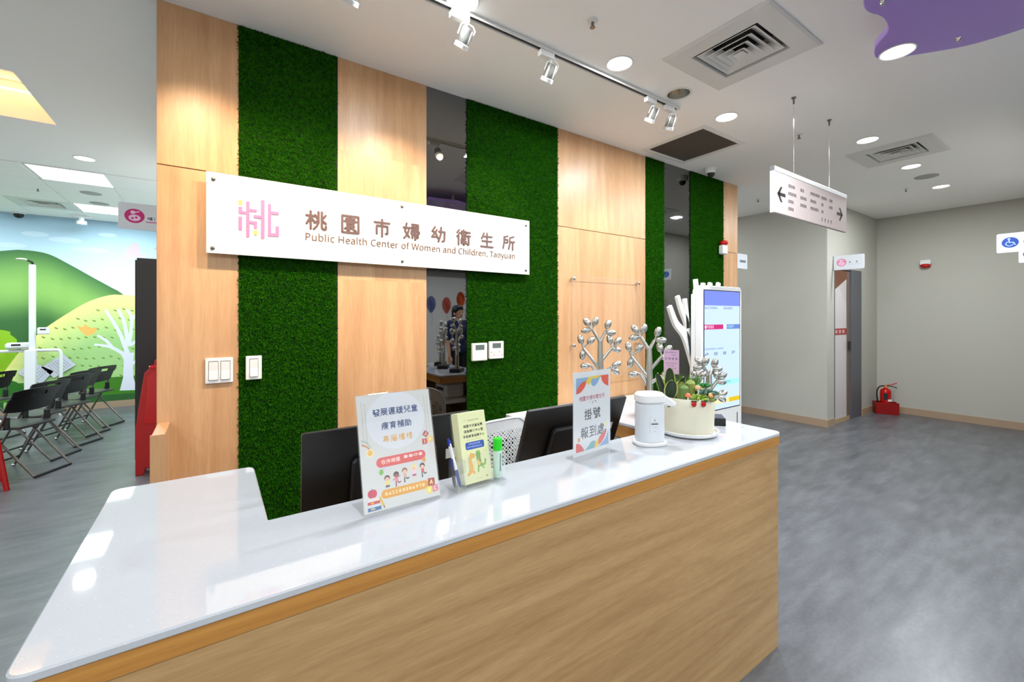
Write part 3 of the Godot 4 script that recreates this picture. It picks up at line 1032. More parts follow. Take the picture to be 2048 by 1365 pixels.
	for q in [[1765, 3], [1917, 76]]:
		var z := at_y(q[0], q[1], 2.799)
		mb = Mb.new()
		mb.lathe([Vector2(0.0, -0.016), Vector2(0.008, -0.015), Vector2(0.010, -0.004), Vector2(0.012, 0.0)], 14)
		part("screw_cap", mb, M.chrome, pc, z)
	var pl := at_y(1795, 103, 2.80)
	downlight("round downlight set into the purple cloud panel", pl.x, -pl.z, g, 2.80, 0.07, 1.15)
	# waiting room: cove strip, tiles, light panels
	var cv := thing("cove_light_strip", "warm light strip inside the ceiling recess of the waiting room", "light", Vector3.ZERO)
	part("light_strip", boxes([[P(-2.16, HC + 0.20, 4.82), Vector3(2.2, 0.012, 0.016)], [P(-2.16, HC + 0.20, 3.98), Vector3(2.2, 0.012, 0.016)]]), glow(Color(1.0, 0.74, 0.40), 5.0), cv)
	area_light("lamp", P(-2.16, HC + 0.19, 4.76), Vector2(2.1, 0.04), 0.55, Color(1.0, 0.74, 0.42), cv, Vector3(0, -0.35, 1))
	area_light("lamp", P(-2.16, HC + 0.19, 4.04), Vector2(2.1, 0.04), 0.55, Color(1.0, 0.74, 0.42), cv, Vector3(0, -0.35, -1))
	var ct := structure("ceiling_tiles")
	for i in 6:
		for j in 6:
			var tx := -0.965 - 0.6 * i + 0.3
			var tf := 6.21 + 0.6 * j + 0.3
			if (i == 1 and (j == 0 or j == 3)) or (i == 2 and j == 3):
				continue
			if tf > 9.3 or tx > -0.3:
				continue
			part("ceiling_tile", boxes([[P(tx, HC - 0.005, tf), Vector3(0.592, 0.010, 0.592)]], 0.002), M.ceiling, ct)
	light_panel("square fluorescent light panel in the waiting room ceiling beside the downlight", -1.245, 6.51)
	light_panel("square fluorescent light panel in the waiting room ceiling near the mural", -1.245, 8.31)
	light_panel("square fluorescent light panel of the waiting room near its blank side wall", -3.3, 6.51)
	light_panel("square fluorescent light panel in the corner of mural and blank side wall", -3.3, 8.31)
	var cs := thing("track_spotlight_small", "small white spotlight hanging before the mural wall", "light", P(-1.62, HC, 8.95))
	part("base", boxes([[Vector3(0, -0.02, 0), Vector3(0.22, 0.04, 0.05)]], 0.004), M.white, cs)
	mb = Mb.new()
	mb.lathe([Vector2(0, -0.04), Vector2(0.03, -0.04), Vector2(0.03, -0.08), Vector2(0.06, -0.09), Vector2(0.06, -0.14), Vector2(0.0, -0.15)], 20)
	part("lamp_head", mb, M.gloss_white, cs)
	cs = thing("dome_camera", "dark dome camera under the ceiling before the mural wall", "camera", P(-2.32, HC, 9.2))
	mb = Mb.new()
	mb.lathe([Vector2(0.0, 0.0), Vector2(0.07, 0.0), Vector2(0.07, -0.03), Vector2(0.0, -0.03)], 20)
	part("housing", mb, M.white, cs)
	mb = Mb.new()
	mb.ball(Vector3(0, -0.04, 0), Vector3(0.055, 0.05, 0.055))
	part("lens_dome", mb, M.black, cs)

func light_panel(label: String, x: float, f: float) -> void:
	var t := thing("fluorescent_light", label, "light", P(x, HC, f), 0, "square light panels")
	part("frame", boxes([[Vector3(0, -0.004, 0.293), Vector3(0.6, 0.012, 0.014)], [Vector3(0, -0.004, -0.293), Vector3(0.6, 0.012, 0.014)], [Vector3(0.293, -0.004, 0), Vector3(0.014, 0.012, 0.572)], [Vector3(-0.293, -0.004, 0), Vector3(0.014, 0.012, 0.572)]]), M.white, t)
	part("light_cover", boxes([[Vector3(0, -0.004, 0), Vector3(0.572, 0.004, 0.572)]]), glow(Color(0.95, 1.0, 0.98), 2.5), t)
	area_light("lamp", Vector3(0, -0.012, 0), Vector2(0.56, 0.56), 2.6, Color(0.86, 0.95, 1.0), t)

func spot_head(label: String, x: float, target: Vector3, strength: float) -> void:
	var t := thing("track_spotlight", label, "light", P(x, HC - 0.021, 1.90), 0, "track spotlights")
	part("adapter", boxes([[Vector3(-0.035, -0.018, 0), Vector3(0.10, 0.034, 0.034)]], 0.003), M.white, t)
	part("stem", boxes([[Vector3(0, -0.045, 0), Vector3(0.010, 0.03, 0.010)]]), M.white, t)
	var pivot := Vector3(0, -0.098, -0.012)
	var aim := (P(target.x, target.y, WF) - (t.position + pivot)).normalized()
	var bs := looking(aim)
	var yoke := Mb.new()
	yoke.t = Transform3D(bs, pivot)
	yoke.tube([Vector3(-0.038, 0.0, 0), Vector3(-0.038, 0.045, 0), Vector3(-0.02, 0.058, 0), Vector3(0.02, 0.058, 0), Vector3(0.038, 0.045, 0), Vector3(0.038, 0.0, 0)], 0.0035, 6)
	part("yoke", yoke, M.white, t)
	var body := Mb.new()
	body.t = Transform3D(bs, pivot)
	body.lathe([Vector2(0.0, 0.045), Vector2(0.026, 0.044), Vector2(0.030, 0.038), Vector2(0.031, -0.030)], 24)
	part("lamp_body", body, M.silver, t)
	var ring := Mb.new()
	ring.t = Transform3D(bs, pivot)
	ring.lathe([Vector2(0.031, -0.028), Vector2(0.036, -0.032), Vector2(0.036, -0.050), Vector2(0.030, -0.050), Vector2(0.029, -0.036)], 24)
	part("lamp_ring", ring, M.white, t)
	var lens := Mb.new()
	lens.t = Transform3D(bs, pivot)
	lens.lathe([Vector2(0.030, -0.044), Vector2(0.015, -0.047), Vector2(0.0, -0.048)], 24)
	part("light_lens", lens, M.led_warm, t)
	var l := SpotLight3D.new()
	l.name = "lamp"
	l.light_energy = SPOT * strength
	l.light_color = WARM
	l.light_size = 0.022
	l.spot_angle = 38.0
	l.spot_angle_attenuation = 1.0
	l.spot_range = 8.0
	l.spot_attenuation = 2.0
	l.shadow_enabled = true
	t.add_child(l)
	l.position = pivot + aim * 0.06
	l.basis = bs * Basis(Vector3.RIGHT, -PI / 2)

# ------------------------------------------------------------------ reception counter
func counter() -> void:
	var top := thing("counter_top", "white speckled quartz worktop of the reception counter", "countertop", Vector3.ZERO)
	var pg := round_corners([Vector2(-0.245, -0.897), Vector2(2.062, -0.897), Vector2(2.062, -1.90), Vector2(1.61, -1.90), Vector2(1.61, -1.236), Vector2(0.112, -1.236), Vector2(0.112, -1.709), Vector2(-0.245, -1.709)], [0.03, 0.035, 0.03, 0.03, 0.0, 0.006, 0.03, 0.03], 6)
	var mb := Mb.new()
	mb.t = Transform3D(Basis(Vector3(1, 0, 0), Vector3(0, 0, 1), Vector3(0, 1, 0)), Vector3.ZERO)
	mb.prism(pg, TOP - 0.016, TOP, 0.003, 0.8)
	part("slab", mb, M.quartz, top)
	var b := thing("reception_counter", "wood-clad reception counter with a plain oak front", "counter", Vector3.ZERO)
	part("apron", span(-0.228, 2.046, 0.888, TOP - 0.0165, 0.902, 0.95, 0.001), M.apron, b)
	part("front_panel", span(-0.228, 2.042, 0.0, 0.8865, 0.905, 0.93, 0.001), M.oak, b)
	part("side_panel", span(2.022, 2.044, 0.0, TOP - 0.0165, 0.951, 1.88, 0.001), M.oak, b)
	part("side_panel", span(-0.228, -0.206, 0.0, TOP - 0.0165, 0.951, 1.70, 0.001), M.oak, b)
	part("back_panel", span(0.10, 1.62, 0.0, TOP - 0.0165, 1.195, 1.215), M.oak, b)
	part("back_panel", span(0.078, 0.098, 0.0, TOP - 0.0165, 1.22, 1.70), M.oak, b)
	part("back_panel", span(-0.20, 0.098, 0.0, TOP - 0.0165, 1.68, 1.70), M.oak, b)
	part("shelf_edge", span(1.622, 1.66, 0.865, TOP - 0.0165, 1.236, 1.88, 0.001), M.apron, b)
	part("shelf_edge", span(1.622, 2.044, 0.865, TOP - 0.0165, 1.86, 1.885, 0.001), M.apron, b)
	part("lower_shelf", span(1.66, 2.02, 0.68, 0.70, 1.25, 1.86), M.gloss_white, b)
	# low gate against the end of the feature wall
	var g := thing("gate_leaf", "low wooden gate leaf standing against the end of the feature wall", "gate", Vector3.ZERO)
	part("leaf", span(-0.218, -0.172, 0.08, 0.945, 2.36, 2.645, 0.003), M.wood_b, g)
	part("edge_band", span(-0.220, -0.170, 0.08, 0.950, 2.352, 2.36, 0.001), M.wood_c, g)
	part("hinge_post", span(-0.222, -0.168, 0.0, 0.08, 2.55, 2.645), M.steel, g)

# ------------------------------------------------------------------ sign board
func sign_board() -> void:
	var t := thing("sign_board", "long white sign board with brown lettering on the feature wall", "sign", P(0.959, 1.9635, 2.603))
	part("board", boxes([[Vector3.ZERO, Vector3(1.979, 0.402, 0.006)]], 0.0015), mat(Color(0.93, 0.925, 0.91), 0.3), t)
	var brown := mat(Color(0.36, 0.265, 0.25), 0.45)
	var word := "桃園市婦幼衛生所"
	for i in 8:
		var c := Mb.new()
		var dp := 0.0072
		for s in strokes(word[i]):
			for k in s.size():
				var a: Vector2 = Vector2(s[k].x - 50, 50 - s[k].y) * 0.00108
				var disc := PackedVector2Array()
				for j in 10:
					disc.append(a + Vector2(cos(TAU * j / 10), sin(TAU * j / 10)) * 0.0060)
				dp += 0.00006
				c.prism(disc, 0.003, dp - 0.0012)
				if k < s.size() - 1:
					var e: Vector2 = Vector2(s[k + 1].x - 50, 50 - s[k + 1].y) * 0.00108
					var d := (e - a).normalized()
					var w := Vector2(-d.y, d.x) * 0.0060
					c.prism(PackedVector2Array([a + w, e + w, e - w, a - w]), 0.003, dp)
		part("character", c, brown, t, Vector3(0.468 + 0.1847 * i - 0.959, 1.983 - 1.9635, 0))
	var tm := TextMesh.new()
	var f := SystemFont.new()
	f.font_names = PackedStringArray(["Droid Sans"])
	tm.font = f
	tm.text = "Public Health Center of Women and Children, Taoyuan"
	tm.font_size = 64
	tm.pixel_size = 0.0008
	tm.depth = 0.003
	var bb := tm.get_aabb()
	var l := part("lettering", tm, mat(Color(0.40, 0.28, 0.20), 0.45), t, Vector3(0, 0, 0.0045))
	l.scale = Vector3(1.399 / bb.size.x, 0.0395 / (0.0008 * 64 * 0.714) , 1.0)
	var bc := bb.get_center()
	l.position = Vector3(1.1145 - 0.959 - bc.x * l.scale.x, 1.884 - 1.9635 - bc.y * l.scale.y, 0.0045)
	var pink := mat(Color(0.90, 0.46, 0.63), 0.4)
	var yellow := mat(Color(0.95, 0.85, 0.35), 0.4)
	var lift := 0.0062
	for e in [[0.104, 2.041, 0.120, 2.019, 1], [0.104, 2.008, 0.120, 1.975, 0], [0.104, 1.958, 0.120, 1.889, 0], [0.137, 2.041, 0.152, 1.857, 0], [0.150, 2.004, 0.185, 1.990, 0], [0.104, 1.988, 0.140, 1.974, 0], [0.150, 1.942, 0.185, 1.928, 0], [0.171, 1.942, 0.186, 1.904, 0], [0.171, 1.894, 0.187, 1.872, 1], [0.203, 2.057, 0.219, 1.856, 0], [0.170, 1.975, 0.205, 1.960, 0], [0.235, 2.041, 0.250, 1.872, 0], [0.248, 2.004, 0.286, 1.989, 0], [0.235, 1.889, 0.286, 1.874, 0], [0.270, 1.928, 0.286, 1.876, 0]]:
		var q := Mb.new()
		q.prism(rounded(e[2] - e[0], e[1] - e[3], 0.003, 3), 0.003, lift)
		lift += 0.00012
		part("emblem_bar", q, yellow if e[4] else pink, t, Vector3((e[0] + e[2]) / 2 - 0.959, (e[1] + e[3]) / 2 - 1.9635, 0))
	for e in [[-0.001, 2.129], [-0.004, 1.788], [0.962, 2.132], [0.964, 1.792], [1.914, 2.128], [1.914, 1.793]]:
		var q := Mb.new()
		q.t = Transform3D(Basis(Vector3.RIGHT, PI / 2), Vector3.ZERO)
		q.lathe([Vector2(0.008, -0.044), Vector2(0.008, 0.003), Vector2(0.0095, 0.003), Vector2(0.0095, 0.009), Vector2(0.007, 0.011), Vector2(0.0, 0.011)], 16)
		part("standoff_screw", q, M.steel, t, Vector3(e[0] - 0.959, e[1] - 1.9635, 0))

func wall_fittings() -> void:
	# double switch on the wood, single switch on the turf
	var s := thing("light_switch", "white double light switch on the wood panel", "switch", P(0.0235, 1.177, WF))
	part("plate", boxes([[Vector3(0, 0, 0.006), Vector3(0.117, 0.128, 0.012)]], 0.003), M.gloss_white, s)
	for x in [-0.024, 0.026]:
		var r := Mb.new()
		r.prism(PackedVector2Array([Vector2(0.045, 0.010), Vector2(0.045, 0.0155), Vector2(0.0, 0.0135), Vector2(-0.045, 0.018), Vector2(-0.045, 0.010)]), -0.019, 0.019)
		var o := part("rocker", r, M.white, s, Vector3(x, 0, 0))
		o.basis = Basis(Vector3(0, 1, 0), Vector3(0, 0, 1), Vector3(1, 0, 0))
		part("rocker_gap", boxes([[Vector3(x, 0, 0.0122), Vector3(0.0415, 0.096, 0.001)]]), M.dark, s)
	s = thing("light_switch", "white single light switch on the green turf", "switch", P(0.173, 1.182, 2.64))
	part("plate", boxes([[Vector3(0, 0, 0.006), Vector3(0.072, 0.124, 0.014)]], 0.003), M.gloss_white, s)
	var rk := Mb.new()
	rk.prism(PackedVector2Array([Vector2(0.045, 0.012), Vector2(0.045, 0.0165), Vector2(0.0, 0.0145), Vector2(-0.045, 0.019), Vector2(-0.045, 0.012)]), -0.018, 0.018)
	var ro := part("rocker", rk, M.white, s)
	ro.basis = Basis(Vector3(0, 1, 0), Vector3(0, 0, 1), Vector3(1, 0, 0))
	part("rocker_gap", boxes([[Vector3(0, 0, 0.0132), Vector3(0.0395, 0.096, 0.001)]]), M.dark, s)
	# two thermostats
	for k in 2:
		var th := thing("thermostat", ["white thermostat with a lower flap beside the mirror strip", "white thermostat with rows of small buttons"][k], "thermostat", P([1.532, 1.671][k], [1.201, 1.209][k], 2.64), 0, "thermostats on the turf")
		part("case", boxes([[Vector3(0, 0, 0.010), Vector3(0.122, 0.124, 0.022)]], 0.004), M.cream_white, th)
		part("display", boxes([[Vector3(0, 0.032, 0.0208), Vector3(0.072, 0.036, 0.002)]], 0.001), mat(Color(0.36, 0.40, 0.39), 0.15), th)
		if k == 0:
			part("flap", boxes([[Vector3(0, -0.03, 0.021), Vector3(0.114, 0.052, 0.003)]], 0.001), M.cream_white, th)
		else:
			for i in 10:
				part("button", boxes([[Vector3(-0.044 + (i % 5) * 0.022, -0.012 - int(i / 5.0) * 0.022, 0.0215), Vector3(0.013, 0.008, 0.003)]], 0.001), M.white if i % 3 else mat(Color(0.80, 0.62, 0.58), 0.5), th)
	# clear acrylic board on four studs, empty
	var ac := thing("acrylic_board", "empty clear acrylic notice board on chrome studs on the wood panel", "notice board", P(2.81, 1.36, 2.62))
	part("sheet", boxes([[Vector3.ZERO, Vector3(0.84, 0.84, 0.004)]]), M.pane, ac)
	var em := clear(Color(0.72, 0.70, 0.68), 0.55)
	part("sheet_edge", boxes([[Vector3(-0.4205, 0, 0), Vector3(0.002, 0.84, 0.005)], [Vector3(0.4205, 0, 0), Vector3(0.002, 0.84, 0.005)], [Vector3(0, 0.4205, 0), Vector3(0.843, 0.002, 0.005)], [Vector3(0, -0.4205, 0), Vector3(0.843, 0.002, 0.005)]]), em, ac)
	for e in [[-0.40, 0.398], [0.402, 0.396], [-0.398, -0.148], [0.398, -0.160]]:
		var q := Mb.new()
		q.t = Transform3D(Basis(Vector3.RIGHT, PI / 2), Vector3.ZERO)
		q.lathe([Vector2(0.009, -0.028), Vector2(0.009, 0.002), Vector2(0.014, 0.003), Vector2(0.014, 0.012), Vector2(0.010, 0.015), Vector2(0.0, 0.015)], 18)
		part("stud", q, M.chrome, ac, Vector3(e[0], e[1], 0))
	var sm := thing("alarm_strobe", "small red and white alarm strobe on the last turf panel", "alarm", P(4.60, 2.21, 2.63))
	part("base", boxes([[Vector3(0, -0.03, 0.03), Vector3(0.09, 0.10, 0.06)]], 0.01), M.white, sm)
	var dome := Mb.new()
	dome.ball(Vector3(0, 0.045, 0.035), Vector3(0.05, 0.03, 0.045))
	part("lens", dome, M.red_gloss, sm)

# ------------------------------------------------------------------ behind the counter
func monitor(label: String, x: float, f: float, tilt: float) -> void:
	var t := thing("computer_monitor", label, "monitor", P(x, 0.70, f), 0, "monitors seen from the back")
	var bs := Basis(Vector3.RIGHT, deg_to_rad(tilt))
	var tr := Transform3D(bs, Vector3(0, 0.035, 0))
	var b := Mb.new()
	b.t = tr
	b.prism(rounded(0.555, 0.325, 0.008, 3), -0.012, 0.004, 0.002, 0.8)
	for i in b.v.size():
		b.v[i] += bs.y * 0.2125
	part("back_shell", b, M.black, t)
	var h := Mb.new()
	h.t = tr
	h.prism(PackedVector2Array([Vector2(-0.15, 0.055), Vector2(0.15, 0.055), Vector2(0.14, 0.27), Vector2(0.13, 0.282), Vector2(-0.13, 0.282), Vector2(-0.14, 0.27)]), 0.004, 0.026, 0.006)
	part("rear_housing", h, M.dark_plastic, t)
	var sc := Mb.new()
	sc.t = tr
	sc.box(Vector3(0, 0.2125, -0.0125), Vector3(0.545, 0.31, 0.002))
	part("screen", sc, mat(Color(0.02, 0.025, 0.03), 0.1), t)
	part("stand_neck", boxes([[Vector3(0, 0.07, 0.02), Vector3(0.07, 0.14, 0.018)]], 0.003), M.black, t)
	part("stand_foot", boxes([[Vector3(0, 0.005, 0.0), Vector3(0.24, 0.010, 0.19)]], 0.003), M.black, t)
	var lb := Mb.new()
	lb.t = tr
	lb.box(Vector3(0.205, 0.235, 0.0045), Vector3(0.05, 0.034, 0.001))
	part("sticker", lb, M.white, t)

func staff_side() -> void:
	var d := thing("work_desk", "white staff desk behind the reception counter", "desk", Vector3.ZERO)
	part("desk_top", span(0.12, 1.60, 0.675, 0.70, 1.24, 1.80, 0.003), M.gloss_white, d)
	part("leg_panel", span(0.14, 0.17, 0.0, 0.675, 1.26, 1.76), M.white, d)
	part("leg_panel", span(1.56, 1.59, 0.0, 0.675, 1.26, 1.76), M.white, d)
	d = thing("wall_desk", "white desk against the feature wall under the acrylic board", "desk", Vector3.ZERO)
	part("desk_top", span(1.757, 3.30, 0.672, 0.737, 2.20, 2.635, 0.003), M.gloss_white, d)
	part("leg_panel", span(1.80, 1.83, 0.0, 0.672, 2.24, 2.60), M.white, d)
	part("leg_panel", span(3.24, 3.27, 0.0, 0.672, 2.24, 2.60), M.white, d)
	monitor("black monitor seen from behind, half hidden by the leaning notice", 0.487, 1.39, 2.0)
	monitor("black monitor seen from behind the upright check-in sign, tilted back", 1.267, 1.455, 20.0)
	# tilted monitor leans out over the desk edge; white perforated office chair
	var c := thing("office_chair", "white office chair with a perforated plastic backrest", "chair", P(1.33, 0.0, 2.02), 4)
	var bk := Mb.new()
	var nx := 19
	var ny := 20
	var wid := 0.46
	var hei := 0.44
	var surf := func(a: float, b: float) -> Vector3:   # a along the width, b upwards, both -0.5..0.5
		var edge := 1.0 - 0.10 * pow(abs(b) * 2.0, 3.0)
		return Vector3(a * wid * edge, 0.655 + b * hei - pow(abs(a) * 2.0, 2.6) * 0.028 * (1.0 if b > 0 else 0.4), pow(a * 2.0, 2.0) * -0.055)
	rng.seed = 5
	for j in ny:
		for i in nx:
			var a0 := float(i) / nx - 0.5
			var a1 := float(i + 1) / nx - 0.5
			var b0 := float(j) / ny - 0.5
			var b1 := float(j + 1) / ny - 0.5
			var hole := i > 0 and i < nx - 1 and j > 1 and j < ny - 3
			var am := (a0 + a1) / 2
			var bm := (b0 + b1) / 2
			var n0 := Vector3(am * 0.9, 0, 1).normalized()
			if not hole:
				bk.quad(surf.call(a0, b0), surf.call(a1, b0), surf.call(a1, b1), surf.call(a0, b1), n0)
				continue
			var rr := 0.24 + 0.10 * float((i * 7 + j * 5) % 3)
			if j >= ny - 5:
				rr *= 0.62
			var rim := []
			var sq := []
			for k in 12:
				var g := TAU * k / 12
				var dx := cos(g)
				var dy := sin(g)
				var m: float = max(abs(dx), abs(dy))
				rim.append(surf.call(am + (a1 - a0) * 0.5 * dx * rr * 1.5, bm + (b1 - b0) * 0.5 * dy * rr * 1.5))
				sq.append(surf.call(am + (a1 - a0) * 0.5 * dx / m, bm + (b1 - b0) * 0.5 * dy / m))
			for k in 12:
				bk.quad(sq[k], sq[(k + 1) % 12], rim[(k + 1) % 12], rim[k], n0)
	part("backrest", bk, M.gloss_white, c)
	var fr := Mb.new()
	var loop := []
	for k in 33:
		var g := TAU * k / 32
		var dx := cos(g)
		var dy := sin(g)
		var q := pow(pow(abs(dx), 6.0) + pow(abs(dy), 6.0), -1.0 / 6.0) * 0.5
		loop.append(surf.call(dx * q, dy * q))
	fr.tube(loop, 0.007, 8, false)
	part("backrest_rim", fr, M.gloss_white, c)
	part("seat", boxes([[Vector3(0, 0.44, -0.20), Vector3(0.46, 0.05, 0.44)]], 0.02), M.charcoal, c)
	var sp := Mb.new()
	sp.tube(curve([Vector3(0, 0.41, -0.15), Vector3(0, 0.40, 0.02), Vector3(0, 0.48, 0.03), Vector3(0, 0.56, 0.012)]), 0.018, 8)
	part("back_support", sp, M.dark, c)
	sp = Mb.new()
	sp.tube([Vector3(0, 0.07, -0.20), Vector3(0, 0.42, -0.20)], 0.026, 12)
	part("gas_lift", sp, M.dark, c)
	for k in 5:
		var a := TAU * k / 5 + 0.3
		sp = Mb.new()
		sp.tube([Vector3(0, 0.09, -0.20), Vector3(cos(a) * 0.27, 0.06, -0.20 + sin(a) * 0.27)], [0.024, 0.014], 8)
		var lg := part("base_leg", sp, M.dark, c)
		var ca := Mb.new()
		ca.t = Transform3D(Basis(Vector3.UP, -a) * Basis(Vector3.RIGHT, PI / 2), Vector3(cos(a) * 0.27, 0.026, -0.20 + sin(a) * 0.27))
		ca.lathe([Vector2(0, -0.02), Vector2(0.024, -0.02), Vector2(0.026, 0.0), Vector2(0.024, 0.02), Vector2(0, 0.02)], 14)
		part("caster", ca, M.black, lg)
	var ms := thing("label_printer", "white label printer on the shelf under the counter's end", "printer", P(1.83, 0.70, 1.62))
	part("body", boxes([[Vector3(0, 0.07, 0), Vector3(0.20, 0.14, 0.22)]], 0.02), M.white, ms)
	part("paper_slot", boxes([[Vector3(-0.101, 0.08, 0), Vector3(0.004, 0.03, 0.14)]]), M.dark, ms)
	var kb := thing("keyboard", "black keyboard lying on the staff desk", "keyboard", P(1.42, 0.70, 1.66), 6)
	part("case", boxes([[Vector3(0, 0.008, 0), Vector3(0.28, 0.016, 0.13)]], 0.004), M.black, kb)
	var ky := Mb.new()
	for j in 5:
		for i in 13:
			ky.box(Vector3(-0.121 + i * 0.0202, 0.018, -0.046 + j * 0.022), Vector3(0.017, 0.006, 0.017), 0.002)
	part("keys", ky, M.dark, kb).set_meta("kind", "stuff")

# ------------------------------------------------------------------ things on the counter
func sheet_quad(w: float, h: float, z: float) -> Mb:
	var b := Mb.new()
	b.quad(Vector3(-w / 2, 0, z), Vector3(w / 2, 0, z), Vector3(w / 2, h, z), Vector3(-w / 2, h, z), Vector3(0, 0, 1))
	return b

func child_print(p: Print, x: float, y: float, s: float, hair: Color, skin: Color, shirt: Color, low: Color, skirt: bool) -> void:
	p.line(Vector2(x - 5 * s, y + 12 * s), Vector2(x - 15 * s, y + 20 * s), 3.2 * s, skin)
	p.line(Vector2(x + 5 * s, y + 12 * s), Vector2(x + 16 * s, y + 6 * s), 3.2 * s, skin)
	if skirt:
		p.line(Vector2(x - 4 * s, y + 32 * s), Vector2(x - 5 * s, y + 44 * s), 3.2 * s, skin)
		p.line(Vector2(x + 4 * s, y + 32 * s), Vector2(x + 9 * s, y + 42 * s), 3.2 * s, skin)
		p.poly([Vector2(x - 4 * s, y + 16 * s), Vector2(x + 4 * s, y + 16 * s), Vector2(x + 10 * s, y + 35 * s), Vector2(x - 10 * s, y + 35 * s)], low)
	else:
		p.line(Vector2(x - 3 * s, y + 26 * s), Vector2(x - 4 * s, y + 46 * s), 5.0 * s, low)
		p.path([Vector2(x + 3 * s, y + 26 * s), Vector2(x + 10 * s, y + 34 * s), Vector2(x + 17 * s, y + 31 * s)], 4.6 * s, low)
	p.poly([Vector2(x - 6 * s, y + 9 * s), Vector2(x + 6 * s, y + 9 * s), Vector2(x + 7 * s, y + 27 * s), Vector2(x - 7 * s, y + 27 * s)], shirt)
	p.disc(x, y - 2 * s, 12.5 * s, 12 * s, hair)
	p.disc(x, y + 2.5 * s, 9 * s, 7.5 * s, skin)
	p.line(Vector2(x - 3 * s, y + 5 * s), Vector2(x + 3 * s, y + 5 * s), 1.4 * s, Color(0.7, 0.3, 0.3))
	p.disc(x - 3.4 * s, y + 1 * s, 1.1 * s, 1.3 * s, Color(0.15, 0.1, 0.1))
	p.disc(x + 3.4 * s, y + 1 * s, 1.1 * s, 1.3 * s, Color(0.15, 0.1, 0.1))

func block_print(p: Print, x: float, y: float, s: float, rot: float, c: Color, edge: Color, letter: String) -> void:
	var q := []
	var r := []
	for e in [Vector2(-1, -1), Vector2(1, -1), Vector2(1, 1), Vector2(-1, 1)]:
		q.append(Vector2(x, y) + (e * s).rotated(rot))
		r.append(Vector2(x, y) + (e * s * 0.78).rotated(rot))
	p.poly(q, edge)
	p.poly(r, c)
	var marks := {"A": [[-4, 6, 0, -6, 4, 6], [-2.5, 2, 2.5, 2]], "C": [[4, -4, 0, -6, -4, -2, -4, 2, 0, 6, 4, 4]], "B": [[-3, -6, -3, 6, 3, 4, 3, 1, -3, 0, 3, -2, 3, -5, -3, -6]], "1": [[0, -6, 0, 6]], "2": [[-3, -4, 0, -6, 3, -4, -3, 6, 4, 6]], "3": [[-3, -6, 3, -4, 0, 0, 3, 3, -3, 6]]}
	for m in marks[letter]:
		for i in range(0, m.size() - 2, 2):
			p.line(Vector2(x, y) + (Vector2(m[i], m[i + 1]) * s * 0.085).rotated(rot), Vector2(x, y) + (Vector2(m[i + 2], m[i + 3]) * s * 0.085).rotated(rot), s * 0.22, Color(1.0, 0.93, 0.6))

func digits(p: Print, text: String, x: float, y: float, s: float, w: float, c: Color) -> void:
	var D := {"0": "0 0 6 0 6 10 0 10 0 0", "8": "0 0 6 0 6 10 0 10 0 0|0 5 6 5", "3": "0 0 6 0 6 10 0 10|1 5 6 5", "1": "3 0 3 10|1 2 3 0", "7": "0 0 6 0 2 10", ":": "3 3 3 3.4|3 7 3 7.4", "-": "1 5 5 5"}
	for i in text.length():
		for q in D[text[i]].split("|"):
			var f: PackedFloat64Array = q.split_floats(" ")
			for k in range(0, f.size() - 2, 2):
				p.line(Vector2(x + (i * 9.0 + f[k]) * s, y + f[k + 1] * s), Vector2(x + (i * 9.0 + f[k + 2]) * s, y + f[k + 3] * s), w, c)

